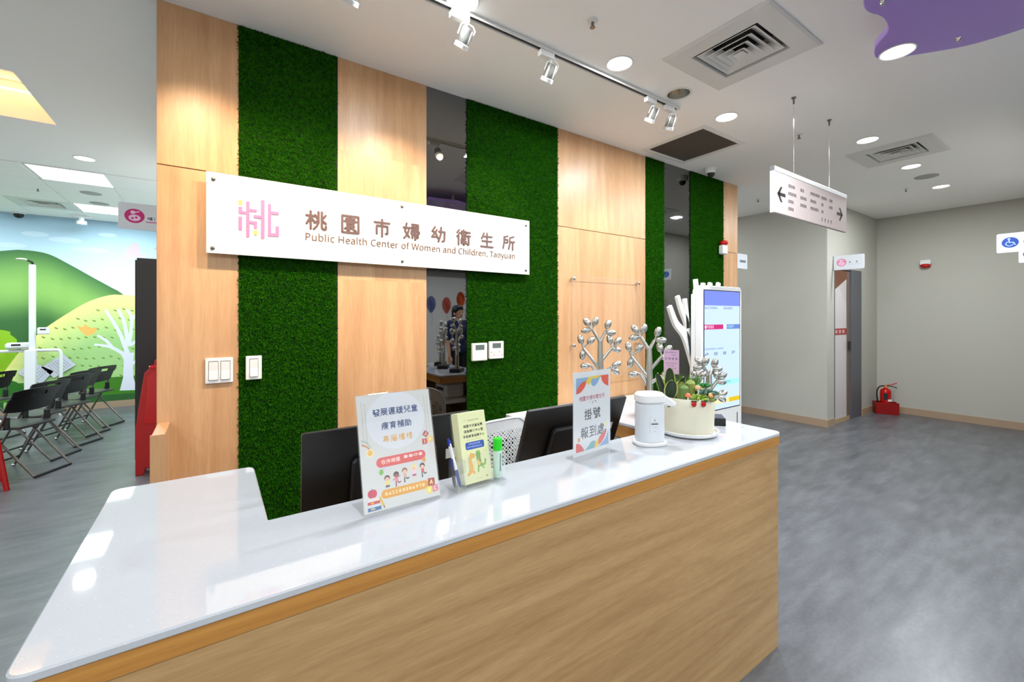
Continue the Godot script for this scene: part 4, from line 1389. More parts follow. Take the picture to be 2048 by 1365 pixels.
func notice_print() -> ImageTexture:
	var p := Print.new(630, 891, Color(0.835, 0.835, 0.82))
	p.disc(315, 225, 250, 230, Color(0.86, 0.87, 0.89))
	for s in 2:
		for j in 22:
			for i in 2:
				p.disc([36, 574][s] + i * 26 + (j % 2) * 3, 60 + j * 14 + i * 10, 3, 3, Color(0.66, 0.60, 0.42) if j % 3 else Color(0.55, 0.55, 0.50))
	var navy := Color(0.17, 0.26, 0.47)
	write(p, "發展遲緩兒童", 122, 118, 60, 66, 6.6, navy)
	write(p, "療育補助", 186, 230, 60, 66, 6.6, navy)
	write(p, "專屬櫃檯", 188, 338, 56, 66, 5.5, Color(0.87, 0.68, 0.40))
	# rainbow and star
	for k in 3:
		p.path(curve([Vector2(20, 350 + k * 16), Vector2(60, 372 + k * 16), Vector2(92, 430 + k * 10)], 6), 11, [Color(0.60, 0.74, 0.72), Color(0.87, 0.80, 0.72), Color(0.79, 0.53, 0.36)][k])
	for k in 5:
		p.disc(78 + cos(TAU * k / 5) * 20, 452 + sin(TAU * k / 5) * 20, 15, 15, Color(0.93, 0.88, 0.70))
	p.disc(78, 452, 21, 21, Color(0.92, 0.72, 0.25))
	block_print(p, 560, 378, 22, 0.7, Color(0.72, 0.28, 0.36), Color(0.62, 0.26, 0.34), "3")
	block_print(p, 545, 438, 24, 0.0, Color(0.74, 0.18, 0.24), Color(0.83, 0.45, 0.45), "1")
	block_print(p, 597, 424, 24, 0.1, Color(0.90, 0.82, 0.52), Color(0.90, 0.74, 0.36), "2")
	p.bar(120, 502, 420, 76, 38, Color(0.87, 0.30, 0.28))
	write(p, "收件時間", 160, 520, 36, 40, 4.2, Color(0.97, 0.87, 0.82))
	digits(p, "08:30-17:30", 352, 522, 1.62, 5.0, Color(0.99, 0.95, 0.92))
	for e in [[154, 612, 18, 22, Color(0.47, 0.72, 0.24)], [520, 585, 16, 22, Color(0.88, 0.58, 0.16)], [502, 606, 15, 18, Color(0.77, 0.74, 0.86)], [176, 584, 12, 12, Color(0.74, 0.74, 0.88)]]:
		p.disc(e[0], e[1], e[2], e[3], e[4])
	var sk := Color(0.95, 0.80, 0.68)
	child_print(p, 196, 668, 1.85, Color(0.36, 0.18, 0.20), sk, Color(0.90, 0.84, 0.42), Color(0.17, 0.29, 0.34), true)
	child_print(p, 272, 655, 1.85, Color(0.22, 0.09, 0.09), Color(0.60, 0.32, 0.22), Color(0.91, 0.50, 0.60), Color(0.55, 0.10, 0.20), false)
	child_print(p, 345, 640, 1.85, Color(0.56, 0.38, 0.20), sk, Color(0.80, 0.68, 0.66), Color(0.14, 0.14, 0.15), false)
	child_print(p, 424, 630, 1.85, Color(0.93, 0.85, 0.48), sk, Color(0.93, 0.80, 0.84), Color(0.72, 0.25, 0.47), true)
	child_print(p, 500, 632, 1.85, Color(0.24, 0.13, 0.07), sk, Color(0.86, 0.24, 0.28), Color(0.13, 0.14, 0.17), false)
	p.bar(140, 748, 400, 66, 33, Color(0.88, 0.62, 0.08))
	murmur(p, 168, 768, 345, 26, Color(0.99, 0.93, 0.76), 3)
	block_print(p, 566, 772, 30, 0.05, Color(0.70, 0.20, 0.06), Color(0.60, 0.14, 0.05), "A")
	block_print(p, 540, 830, 26, 0.0, Color(0.92, 0.86, 0.38), Color(0.90, 0.84, 0.30), "B")
	block_print(p, 595, 828, 27, -0.08, Color(0.85, 0.45, 0.58), Color(0.88, 0.52, 0.64), "C")
	# apple on books, pencil
	p.disc(62, 756, 27, 30, Color(0.78, 0.12, 0.27))
	p.disc(82, 756, 25, 30, Color(0.80, 0.14, 0.30))
	p.line(Vector2(72, 730), Vector2(70, 718), 5, Color(0.3, 0.2, 0.1))
	p.rect(36, 792, 86, 20, Color(0.90, 0.86, 0.84))
	p.rect(30, 812, 96, 22, Color(0.80, 0.20, 0.16))
	p.rect(56, 816, 20, 14, Color(0.9, 0.7, 0.2))
	p.rect(32, 834, 90, 20, Color(0.82, 0.86, 0.90))
	p.rect(28, 854, 104, 26, Color(0.16, 0.40, 0.62))
	p.rect(50, 858, 34, 14, Color(0.78, 0.72, 0.5))
	p.line(Vector2(128, 796), Vector2(152, 860), 16, Color(0.88, 0.70, 0.12))
	p.line(Vector2(152, 860), Vector2(158, 876), 6, Color(0.3, 0.2, 0.1))
	return p.tex()

func checkin_print() -> ImageTexture:
	var p := Print.new(630, 891, Color(0.845, 0.855, 0.87))
	var blue := Color(0.50, 0.65, 0.80)
	var orange := Color(0.86, 0.27, 0.07)
	var yel := Color(0.88, 0.77, 0.16)
	p.poly(curve([Vector2(46, 62), Vector2(46, 220)], 1) + curve([Vector2(46, 220), Vector2(90, 180), Vector2(200, 110), Vector2(290, 62)], 5), blue)
	p.poly(curve([Vector2(280, 62), Vector2(300, 150), Vector2(350, 170), Vector2(400, 140), Vector2(440, 90), Vector2(480, 62)], 5), blue)
	p.poly(curve([Vector2(46, 230), Vector2(66, 170), Vector2(130, 120), Vector2(210, 100), Vector2(190, 160), Vector2(120, 215), Vector2(46, 230)], 5), orange)
	p.poly(curve([Vector2(206, 110), Vector2(250, 66), Vector2(330, 62), Vector2(300, 100), Vector2(255, 150), Vector2(206, 110)], 5), yel)
	p.poly(curve([Vector2(290, 62), Vector2(400, 58), Vector2(480, 62), Vector2(400, 84), Vector2(330, 86)], 4), yel)
	p.poly([Vector2(460, 62)] + curve([Vector2(460, 62), Vector2(490, 130), Vector2(540, 170), Vector2(600, 192)], 6) + [Vector2(600, 62)], orange)
	write(p, "桃園市婦幼衛生所", 96, 262, 52, 55, 5.0, Color(0.66, 0.22, 0.30))
	for e in [[265, 335, 6], [318, 346, 8], [340, 328, 6], [372, 338, 9], [300, 322, 4]]:
		p.disc(e[0], e[1], e[2], e[2], Color(0.55, 0.36, 0.36))
	write(p, "掛號", 180, 404, 126, 146, 11.0, Color(0.16, 0.17, 0.19))
	write(p, "報到處", 120, 596, 124, 140, 11.0, Color(0.16, 0.17, 0.19))
	for e in [[560, 618, 22, 22, Color(0.87, 0.84, 0.50)], [545, 690, 16, 20, Color(0.66, 0.16, 0.22)], [92, 720, 22, 26, Color(0.80, 0.60, 0.32)], [86, 776, 14, 14, Color(0.86, 0.80, 0.60)]]:
		p.disc(e[0], e[1], e[2], e[3], e[4])
	p.poly(curve([Vector2(46, 850), Vector2(46, 756), Vector2(110, 770), Vector2(160, 820), Vector2(180, 850)], 5), Color(0.84, 0.34, 0.33))
	p.poly(curve([Vector2(180, 850), Vector2(250, 810), Vector2(290, 775), Vector2(360, 775), Vector2(400, 850)], 5), Color(0.50, 0.68, 0.72))
	p.poly(curve([Vector2(350, 850), Vector2(370, 790), Vector2(420, 770), Vector2(430, 810), Vector2(400, 850)], 5), yel)
	p.poly(curve([Vector2(415, 830), Vector2(430, 750), Vector2(500, 710), Vector2(560, 700), Vector2(530, 760), Vector2(470, 815), Vector2(415, 830)], 5), Color(0.85, 0.40, 0.38))
	p.poly([Vector2(600, 680)] + curve([Vector2(600, 680), Vector2(560, 760), Vector2(500, 810), Vector2(420, 850)], 5) + [Vector2(600, 850)], blue)
	return p.tex()

func brochure_print() -> ImageTexture:
	var p := Print.new(300, 630, Color(0.865, 0.875, 0.68))
	for e in [[60, 66, 8, 40], [72, 60, 6, 50], [84, 66, 6, 40]]:
		p.rect(e[0], e[1], e[2] * 0.6, e[3] * 0.5, Color(0.88, 0.66, 0.62))
	murmur(p, 100, 70, 130, 13, Color(0.48, 0.46, 0.34), 2)
	var ink := Color(0.20, 0.17, 0.12)
	write(p, "桃園市兒童發展", 48, 112, 27, 31, 3.2, ink)
	write(p, "通報轉介中心暨", 48, 158, 27, 31, 3.2, ink)
	write(p, "早期療育發展中心", 34, 204, 27, 30, 3.2, ink)
	murmur(p, 60, 246, 170, 10, Color(0.62, 0.58, 0.40), 5)
	p.bar(48, 270, 206, 66, 16, Color(0.22, 0.34, 0.66))
	murmur(p, 84, 282, 135, 15, Color(0.78, 0.84, 0.93), 7)
	murmur(p, 66, 308, 165, 15, Color(0.78, 0.84, 0.93), 8)
	# two little dinosaurs
	var o := Color(0.89, 0.66, 0.26)
	p.path(curve([Vector2(120, 392), Vector2(98, 380), Vector2(84, 410), Vector2(86, 470), Vector2(82, 520), Vector2(46, 548)], 6), 26, o)
	p.disc(112, 395, 26, 22, o)
	p.path([Vector2(96, 480), Vector2(104, 540)], 26, o)
	p.path([Vector2(104, 542), Vector2(118, 546)], 12, o)
	for k in 8:
		p.poly([Vector2(66, 400 + k * 16), Vector2(56, 408 + k * 16), Vector2(68, 414 + k * 16)], Color(0.55, 0.40, 0.20))
	p.path([Vector2(112, 450), Vector2(106, 520)], 12, Color(0.93, 0.78, 0.42))
	var gr := Color(0.46, 0.65, 0.25)
	p.disc(172, 392, 28, 26, gr)
	p.path([Vector2(172, 410), Vector2(178, 480)], 46, gr)
	p.path(curve([Vector2(190, 480), Vector2(232, 490), Vector2(246, 450)], 6), 18, gr)
	p.path([Vector2(164, 490), Vector2(154, 540)], 16, gr)
	p.path([Vector2(196, 496), Vector2(222, 520)], 12, gr)
	p.disc(172, 462, 18, 28, Color(0.90, 0.76, 0.40))
	p.disc(184, 448, 8, 9, Color(0.50, 0.24, 0.12))
	for k in 3:
		p.poly([Vector2(150 + k * 16, 368), Vector2(158 + k * 16, 352), Vector2(166 + k * 16, 368)], Color(0.40, 0.60, 0.22))
	murmur(p, 120, 594, 80, 8, Color(0.66, 0.62, 0.44), 9)
	p.disc(244, 594, 9, 7, Color(0.70, 0.40, 0.22))
	return p.tex()

func counter_objects() -> void:
	# notice in a leaning clear holder
	var t := thing("leaning_notice", "clear acrylic holder leaning back with a colourful subsidy notice", "notice", P(0.418, TOP, 1.112), 2.0)
	var lean := Basis(Vector3.RIGHT, deg_to_rad(-14.5))
	var tr := Transform3D(lean, Vector3(0, 0.0035, 0))
	var b := Mb.new()
	b.t = tr
	b.box(Vector3(0, 0.152, 0.0022), Vector3(0.215, 0.302, 0.0018), 0.0005)
	part("front_pane", b, M.acrylic, t)
	b = Mb.new()
	b.t = tr
	b.box(Vector3(0, 0.152, -0.0022), Vector3(0.215, 0.302, 0.0018), 0.0005)
	part("back_pane", b, M.acrylic, t)
	b = Mb.new()
	b.box(Vector3(0, 0.0012, -0.05), Vector3(0.215, 0.002, 0.10), 0.0005)
	part("foot", b, M.acrylic, t)
	b = Mb.new()
	b.t = tr
	b.quad(Vector3(-0.105, 0.004, 0.0), Vector3(0.105, 0.004, 0.0), Vector3(0.105, 0.301, 0.0), Vector3(-0.105, 0.301, 0.0), Vector3(0, 0, 1))
	part("printed_sheet", b, papered(notice_print(), 0.5), t)
	# brochures, pens and a glue stick in a clear holder
	var h := thing("brochure_holder", "clear acrylic brochure pocket with side tubes on the counter", "holder", P(0.660, TOP, 1.135), 4.0)
	var hl := Basis(Vector3.RIGHT, deg_to_rad(-13.0))
	b = Mb.new()
	b.t = Transform3D(hl, Vector3(0, 0.014, 0))
	b.box(Vector3(0, 0.10, -0.040), Vector3(0.105, 0.20, 0.002))
	part("back_pane", b, M.acrylic, h)
	b = Mb.new()
	b.t = Transform3D(hl, Vector3(0, 0.004, 0))
	b.box(Vector3(0, 0.045, 0.006), Vector3(0.105, 0.09, 0.002))
	part("front_pane", b, M.acrylic, h)
	part("base", boxes([[Vector3(0, 0.002, -0.015), Vector3(0.185, 0.003, 0.075)]], 0.001), M.acrylic, h)
	for s in [-1.0, 1.0]:
		part("side_tube", boxes([[Vector3(s * 0.0725, 0.045, 0.013), Vector3(0.038, 0.085, 0.0015)], [Vector3(s * 0.0545, 0.045, -0.004), Vector3(0.0015, 0.085, 0.034)], [Vector3(s * 0.0915, 0.045, -0.004), Vector3(0.0015, 0.085, 0.034)]]), M.acrylic, h)
	var br := thing("brochure_stack", "stack of pale yellow brochures with two cartoon dinosaurs", "brochures", P(0.660, TOP + 0.0055, 1.135), 4.0)
	b = Mb.new()
	b.t = Transform3D(hl, Vector3(0, 0.001, 0))
	b.box(Vector3(0, 0.1065, -0.0165), Vector3(0.099, 0.209, 0.038), 0.0006)
	part("paper_block", b, mat(Color(0.87, 0.88, 0.70), 0.7), br)
	b = Mb.new()
	b.t = Transform3D(hl, Vector3(0, 0.001, 0))
	b.quad(Vector3(-0.0492, 0.0025, 0.0028), Vector3(0.0492, 0.0025, 0.0028), Vector3(0.0492, 0.2105, 0.0028), Vector3(-0.0492, 0.2105, 0.0028), Vector3(0, 0, 1))
	part("cover", b, papered(brochure_print(), 0.4), br)
	for k in 2:
		var pn := thing("ballpoint_pen", ["blue and white ballpoint pen leaning in the holder's side tube", "dark capped pen beside the blue one in the side tube"][k], "pen", Vector3.ZERO)
		var hp: Vector3 = h.transform * Vector3([-0.067, -0.080][k], 0.007, [0.004, -0.006][k])
		pn.position = hp
		pn.basis = Basis(Vector3(0, 0, 1), deg_to_rad([11.0, 6.0][k])) * Basis(Vector3.RIGHT, deg_to_rad([-10.0, -4.0][k]))
		b = Mb.new()
		b.lathe([Vector2(0.0, 0.0), Vector2(0.002, 0.004), Vector2(0.0048, 0.014), Vector2(0.0052, 0.055)], 12)
		part("grip", b, mat(Color(0.10, 0.20, 0.52), 0.3) if k == 0 else M.dark, pn)
		b = Mb.new()
		b.lathe([Vector2(0.0052, 0.055), Vector2(0.0052, [0.128, 0.085][k]), Vector2(0.0, [0.128, 0.085][k])], 12)
		part("barrel", b, M.gloss_white if k == 0 else mat(Color(0.10, 0.16, 0.42), 0.3), pn)
		if k == 0:
			b = Mb.new()
			b.lathe([Vector2(0.0055, 0.126), Vector2(0.0055, 0.139), Vector2(0.003, 0.141), Vector2(0.003, 0.147), Vector2(0.0, 0.147)], 12)
			part("push_button", b, mat(Color(0.08, 0.18, 0.60), 0.3), pn)
			part("clip", boxes([[Vector3(0, 0.115, 0.0068), Vector3(0.004, 0.036, 0.0015)]]), M.gloss_white, pn)
	var gl := thing("glue_stick", "clear glue tube with a bright green cap beside the brochures", "glue", h.transform * Vector3(0.073, 0.006, -0.004))
	b = Mb.new()
	b.lathe([Vector2(0.0, 0.0), Vector2(0.0125, 0.0), Vector2(0.0135, 0.004), Vector2(0.0135, 0.082), Vector2(0.010, 0.088), Vector2(0.0, 0.088)], 20)
	part("tube", b, mat(Color(0.74, 0.86, 0.78), 0.2), gl)
	b = Mb.new()
	b.lathe([Vector2(0.0138, 0.084), Vector2(0.0145, 0.086), Vector2(0.0140, 0.118), Vector2(0.0125, 0.121), Vector2(0.0, 0.121)], 20)
	part("cap", b, mat(Color(0.10, 0.80, 0.08), 0.3), gl)
	part("printed_label", boxes([[Vector3(0.002, 0.048, 0.0134), Vector3(0.005, 0.055, 0.0008)]]), mat(Color(0.36, 0.52, 0.46), 0.4), gl)
	# upright check-in sign
	var a := thing("checkin_sign", "upright clear acrylic sign holder with a check-in notice", "sign", P(1.140, TOP, 1.138), 6.0)
	part("front_pane", boxes([[Vector3(0, 0.159, 0.0022), Vector3(0.213, 0.306, 0.0018)]], 0.0005), M.acrylic, a)
	part("back_pane", boxes([[Vector3(0, 0.159, -0.0022), Vector3(0.213, 0.306, 0.0018)]], 0.0005), M.acrylic, a)
	part("base", boxes([[Vector3(0, 0.003, 0), Vector3(0.213, 0.005, 0.078)]], 0.001), M.acrylic, a)
	var sq := sheet_quad(0.21, 0.297, 0.0)
	part("printed_sheet", sq, papered(checkin_print(), 0.5), a, Vector3(0, 0.012, 0))
	# automatic dispenser
	var d := thing("soap_dispenser", "white automatic hand sanitizer dispenser with a nozzle", "dispenser", P(1.432, TOP, 1.113), -24.0)
	var oval := func(w: float, dp: float) -> PackedVector2Array:
		var pg := PackedVector2Array()
		for k in 36:
			var g := TAU * k / 36
			var c := cos(g)
			var s := sin(g)
			var q := pow(pow(abs(c), 2.6) + pow(abs(s), 2.6), -1.0 / 2.6)
			pg.append(Vector2(c * q * w / 2, s * q * dp / 2))
		return pg
	var flat := Transform3D(Basis(Vector3(1, 0, 0), Vector3(0, 0, -1), Vector3(0, 1, 0)), Vector3.ZERO)
	b = Mb.new()
	b.t = flat
	b.prism(oval.call(0.132, 0.104), 0.0, 0.016, 0.004, 0.6)
	part("base", b, M.gloss_white, d)
	b = Mb.new()
	b.t = flat
	b.prism(oval.call(0.110, 0.094), 0.016, 0.165, 0.001, 0.6)
	part("tank", b, mat(Color(0.83, 0.85, 0.87), 0.3), d)
	b = Mb.new()
	b.t = flat
	b.prism(oval.call(0.115, 0.098), 0.1655, 0.205, 0.008, 0.6)
	part("cap", b, M.gloss_white, d)
	b = Mb.new()
	b.prism(PackedVector2Array([Vector2(0.0, 0.168), Vector2(0.05, 0.155), Vector2(0.098, 0.148), Vector2(0.103, 0.164), Vector2(0.055, 0.196), Vector2(0.0, 0.207)]), -0.030, 0.030, 0.006)
	part("nozzle_arm", b, M.gloss_white, d)
	b = Mb.new()
	b.lathe([Vector2(0.0, 0.143), Vector2(0.006, 0.144), Vector2(0.007, 0.152), Vector2(0.0, 0.153)], 14)
	part("nozzle", b, M.dark, d, Vector3(0.084, 0.0, 0))
	var pr := Print.new(160, 260, Color(0.83, 0.85, 0.87))
	pr.path([Vector2(80, 16), Vector2(70, 40), Vector2(80, 50), Vector2(90, 40), Vector2(80, 16)], 6, Color(0.3, 0.3, 0.32))
	murmur(pr, 20, 70, 118, 12, Color(0.45, 0.45, 0.48), 3)
	pr.rect(18, 92, 124, 18, Color(0.14, 0.14, 0.15))
	for k in 3:
		pr.path([Vector2(30, 140 + k * 18), Vector2(70, 132 + k * 18), Vector2(100, 142 + k * 18), Vector2(134, 134 + k * 18)], 3, Color(0.62, 0.63, 0.66))
	pr.rect(70, 228, 22, 8, Color(0.5, 0.5, 0.52))
	var lm := Mb.new()
	lm.quad(Vector3(-0.018, 0.055, 0.0478), Vector3(0.018, 0.055, 0.0478), Vector3(0.018, 0.112, 0.0478), Vector3(-0.018, 0.112, 0.0478), Vector3(0, 0, 1))
	var lo := part("printed_label", lm, papered(pr.tex(), 0.3), d)
	lo.rotation.y = deg_to_rad(-4.0)
	# silver trees
	silver_tree("silver metal tree ornament with leaf buds behind the check-in sign", 1.83, 1.765, 1.0, -44.0)
	silver_tree("silver metal tree ornament with leaf buds behind the dispenser", 1.85, 1.440, 0.93, -56.0)
	silver_tree("low silver metal tree ornament beside the potted plants", 1.945, 1.170, 0.62, -50.0)

func silver_tree(label: String, x: float, f: float, s: float, turn: float) -> void:
	var t := thing("tree_ornament", label, "ornament", P(x, TOP, f), turn, "silver tree ornaments on black blocks")
	part("base_block", boxes([[Vector3(0, 0.0175, 0), Vector3(0.13, 0.035, 0.10)]], 0.002), M.black, t)
	var tk := Mb.new()
	tk.tube(curve([Vector3(0, 0.03, 0), Vector3(0.002, 0.15 * s, 0), Vector3(0.0, 0.30 * s, 0), Vector3(0.0, 0.37 * s, 0.0)], 5), [0.020, 0.0195, 0.019, 0.0185, 0.018, 0.0175, 0.017, 0.0165, 0.016, 0.0155, 0.015, 0.0145, 0.014, 0.0135, 0.013, 0.013], 12)
	part("trunk", tk, M.silver, t)
	var br := [[0.20, Vector2(-0.095, 0.325), [[-0.11, 0.375], [-0.052, 0.37], [-0.10, 0.285]]], [0.245, Vector2(0.065, 0.325), [[0.055, 0.375], [0.098, 0.365], [0.09, 0.318]]], [0.36, Vector2(-0.045, 0.435), [[-0.075, 0.475], [-0.028, 0.478], [-0.08, 0.428]]], [0.36, Vector2(0.028, 0.415), [[0.045, 0.462], [0.062, 0.415]]], [0.15, Vector2(-0.05, 0.225), [[-0.085, 0.222]]], [0.17, Vector2(0.06, 0.22), [[0.09, 0.235], [0.085, 0.198]]]]
	var k := 0
	for e in br:
		var z := [0.012, -0.012, 0.014, -0.016, -0.01, 0.02][k] as float
		var bb := Mb.new()
		bb.tube([Vector3(0, e[0] * s, 0), Vector3(e[1].x * s, e[1].y * s, z)], [0.0105, 0.0075], 9)
		var bo := part("branch", bb, M.silver, t)
		for q in e[2]:
			var tip := Vector3(q[0] * s, q[1] * s, z + 0.006 * sin(q[0] * 200.0))
			var root := Vector3(e[1].x * s, e[1].y * s, z)
			var d := (tip - root).normalized()
			var bd := Mb.new()
			bd.ball(tip, Vector3(0.0185, 0.029, 0.0185) * max(s, 0.85), looking(-d), 12, 8)
			bd.tube([root, tip - d * 0.012], 0.005, 7)
			part("leaf_bud", bd, M.silver, bo)
		k += 1

# ------------------------------------------------------------------ planter
func planter() -> void:
	var c := P(1.705, TOP, 1.125)
	var t := thing("succulent_planter", "cream round pot of mixed succulents and cacti on a saucer", "potted plant", c)
	var b := Mb.new()
	b.lathe([Vector2(0.0, 0.0), Vector2(0.105, 0.0), Vector2(0.122, 0.008), Vector2(0.126, 0.02), Vector2(0.120, 0.021), Vector2(0.112, 0.012), Vector2(0.0, 0.010)], 48)
	part("saucer", b, M.gloss_white, t)
	b = Mb.new()
	b.lathe([Vector2(0.0, 0.011), Vector2(0.098, 0.011), Vector2(0.105, 0.016), Vector2(0.1105, 0.160), Vector2(0.1085, 0.163), Vector2(0.104, 0.160), Vector2(0.102, 0.145)], 56)
	part("pot", b, M.cream, t)
	b = Mb.new()
	b.lathe([Vector2(0.103, 0.146), Vector2(0.05, 0.151), Vector2(0.0, 0.152)], 32)
	part("soil", b, M.soil, t)
	# local frame turned to the viewer: +a to the viewer's right-hand side, +b towards the viewer
	var vd := Vector3(-c.x, 0, -c.z).normalized()
	var rt := Vector3(-vd.z, 0, vd.x) * -1.0
	if rt.dot(Vector3(1, 0, 0)) < 0:
		rt = -rt
	var at := func(a: float, d: float, y: float) -> Vector3:
		return rt * a + vd * d + Vector3(0, y, 0)
	var leaf_g := mat(Color(0.17, 0.24, 0.15), 0.45)
	var leaf_y := mat(Color(0.80, 0.82, 0.50), 0.45)
	# variegated upright leaves: a dark blade with a pale rim
	for e in [[-0.072, 0.055, 0.088, 0.030, -8.0, 6.0], [-0.072, 0.00, 0.135, 0.026, 0.0, -4.0], [-0.094, 0.02, 0.115, 0.020, 14.0, -25.0], [-0.045, 0.03, 0.105, 0.020, -16.0, 25.0]]:
		var base: Vector3 = at.call(e[0], e[1], 0.150)
		var L: float = e[2]
		var W: float = e[3]
		var bs := Basis(vd, deg_to_rad(e[4])) * Basis(rt, deg_to_rad(6.0)) * Basis(rt.rotated(Vector3.UP, deg_to_rad(e[5])), Vector3.UP, vd.rotated(Vector3.UP, deg_to_rad(e[5])))
		for layer in 2:
			var lb := Mb.new()
			var prev := []
			for i in 15:
				var u := i / 14.0
				var wd := W * (0.55 + 0.45 * sin(min(u * 1.7, 1.0) * PI / 2)) * sqrt(max(0.0, 1.0 - pow(u, 3.4))) * (0.80 if layer else 1.0)
				var row := []
				for k in 5:
					var w := k / 2.0 - 1.0
					row.append(base + bs * Vector3(w * wd, u * L, (1.0 - w * w) * -0.006 + u * u * 0.006 + (0.0016 if layer else 0.0)))
				if i:
					for k in 4:
						var nn: Vector3 = (row[k] - prev[k]).cross(prev[k + 1] - prev[k]).normalized()
						if nn.dot(vd) < 0:
							nn = -nn
						lb.quad(prev[k], prev[k + 1], row[k + 1], row[k], nn)
				prev = row
			part("leaf_centre" if layer else "leaf", lb, leaf_g if layer else leaf_y, t)
	# cacti: ribbed thumbs
	var cac := mat(Color(0.36, 0.46, 0.22), 0.7)
	var cac2 := mat(Color(0.47, 0.52, 0.22), 0.7)
	for e in [[-0.012, 0.062, 0.070, 0.017, 0], [-0.028, 0.03, 0.085, 0.019, 1], [0.012, 0.028, 0.090, 0.019, 1]]:
		var cb := Mb.new()
		cb.t = Transform3D(Basis.IDENTITY, at.call(e[0], e[1], 0.148))
		var rows := []
		for i in 11:
			var u := i / 10.0
			var rr: float = e[3] * (sqrt(max(0.0, 1.0 - pow(max(0.0, (u - 0.72) / 0.28), 2.0))) if u > 0.72 else 0.9 + 0.1 * sin(u * 4.0))
			var row := []
			for k in 32:
				var g := TAU * k / 32
				var q := rr * (1.0 + 0.07 * cos(g * 8.0))
				row.append(Vector3(cos(g) * q, u * e[2], sin(g) * q))
			rows.append(row)
		for i in 10:
			for k in 32:
				var k2 := (k + 1) % 32
				var nn := Vector3(cos(TAU * (k + 0.5) / 32), 0.25 if i < 8 else 1.2, sin(TAU * (k + 0.5) / 32)).normalized()
				cb.quad(rows[i][k], rows[i][k2], rows[i + 1][k2], rows[i + 1][k], nn)
		part("cactus", cb, cac2 if e[4] else cac, t)
	# grassy tuft
	var gb := Mb.new()
	rng.seed = 77
	for i in 170:
		var a := rng.randf() * TAU
		var r := rng.randf_range(0.0, 0.038)
		var root: Vector3 = at.call(-0.002 + cos(a) * r, -0.045 + sin(a) * r * 0.7, 0.15)
		var ln := rng.randf_range(0.07, 0.115)
		var d := (Vector3(cos(a) * rng.randf_range(0.1, 0.55), 1.0, sin(a) * rng.randf_range(0.1, 0.55))).normalized()
		var side := d.cross(vd).normalized() * 0.0016
		var mid := root + d * ln * 0.6
		var tip := root + d * ln + Vector3(cos(a), -0.3, sin(a)) * 0.012
		gb.tri(root - side, root + side, mid + side, vd, vd, vd)
		gb.tri(root - side, mid + side, mid - side, vd, vd, vd)
		gb.tri(mid - side, mid + side, tip, vd, vd, vd)
	part("grass_tuft", gb, mat(Color(0.26, 0.46, 0.08), 0.6), t).set_meta("kind", "stuff")
	# rosettes
	var ros := [[0.046, 0.058, 0.155, 0.050, Color(0.50, 0.60, 0.17)], [0.074, 0.030, 0.178, 0.044, Color(0.30, 0.42, 0.36)], [0.036, 0.006, 0.190, 0.036, Color(0.80, 0.77, 0.40)], [0.064, -0.004, 0.205, 0.030, Color(0.10, 0.46, 0.16)], [0.080, 0.058, 0.155, 0.034, Color(0.47, 0.50, 0.24)], [0.020, 0.072, 0.150, 0.030, Color(0.36, 0.44, 0.16)], [0.090, -0.01, 0.170, 0.036, Color(0.34, 0.46, 0.30)], [0.012, -0.005, 0.165, 0.038, Color(0.42, 0.52, 0.16)]]
	for e in ros:
		var rb := Mb.new()
		for ring in 3:
			var m := 7 - ring
			for k in m:
				var a := TAU * k / m + ring * 0.5
				var el := 0.25 + ring * 0.42
				var d := Vector3(cos(a) * cos(el), sin(el), sin(a) * cos(el))
				var L: float = e[3] * (1.0 - ring * 0.22)
				rb.ball(at.call(e[0], e[1], e[2]) + d * L * 0.5, Vector3(L * 0.26, L * 0.55, L * 0.13), looking(-d), 8, 6)
		part("rosette", rb, mat(e[4], 0.5), t)
	# little decorations stuck in the soil and over the rim
	for e in [[0.002, 0.096, 0.176, 0.012, Color(0.93, 0.42, 0.26)], [0.089, 0.058, 0.176, 0.010, Color(0.93, 0.66, 0.36)], [0.042, 0.05, 0.205, 0.009, Color(0.93, 0.66, 0.62)]]:
		var p0: Vector3 = at.call(e[0], e[1], e[2])
		var s := Mb.new()
		s.tube([p0 - Vector3(0, 0.028, 0), p0], [0.004, 0.0035], 8)
		var so := part("mushroom_pick", s, M.white, t)
		s = Mb.new()
		s.t = Transform3D(Basis.IDENTITY, p0)
		s.lathe([Vector2(0.0, 0.0), Vector2(e[3], -0.002), Vector2(e[3] * 0.9, 0.005), Vector2(e[3] * 0.5, 0.011), Vector2(0.0, 0.013)], 16)
		part("mushroom_cap", s, mat(e[4], 0.35), so)
	for e in [[0.025, 0.1095, 0.147], [0.062, 0.094, 0.147]]:
		var s := Mb.new()
		s.ball(at.call(e[0], e[1], e[2]), Vector3(0.012, 0.0125, 0.009))
		var so := part("berry", s, M.red_gloss, t)
		s = Mb.new()
		for k in 5:
			s.ball(at.call(e[0] + (k - 2) * 0.004, e[1] + 0.002, e[2] + 0.011), Vector3(0.0028, 0.005, 0.003), Basis.IDENTITY, 6, 4)
		part("berry_leaf", s, mat(Color(0.10, 0.30, 0.10), 0.5), so)
	# gift card on a stick
	var g := thing("gift_card", "pink congratulation card on a stick behind the succulents", "card", c + at.call(-0.068, -0.06, 0.155))
	b = Mb.new()
	b.tube([Vector3(0, -0.01, 0), Vector3(0, 0.10, 0)], 0.002, 6)
	part("stick", b, M.white, g)
	var p := Print.new(200, 340, Color(0.80, 0.66, 0.78))
	var ink := Color(0.46, 0.33, 0.46)
	murmur(p, 20, 24, 150, 18, ink, 4)
	murmur(p, 100, 66, 70, 16, ink, 5)
	for k in 4:
		murmur(p, 18 + k * 44, 108, 30, 30, Color(0.36, 0.26, 0.38), 20 + k)
	murmur(p, 22, 180, 150, 17, ink, 6)
	murmur(p, 52, 216, 90, 17, ink, 8)
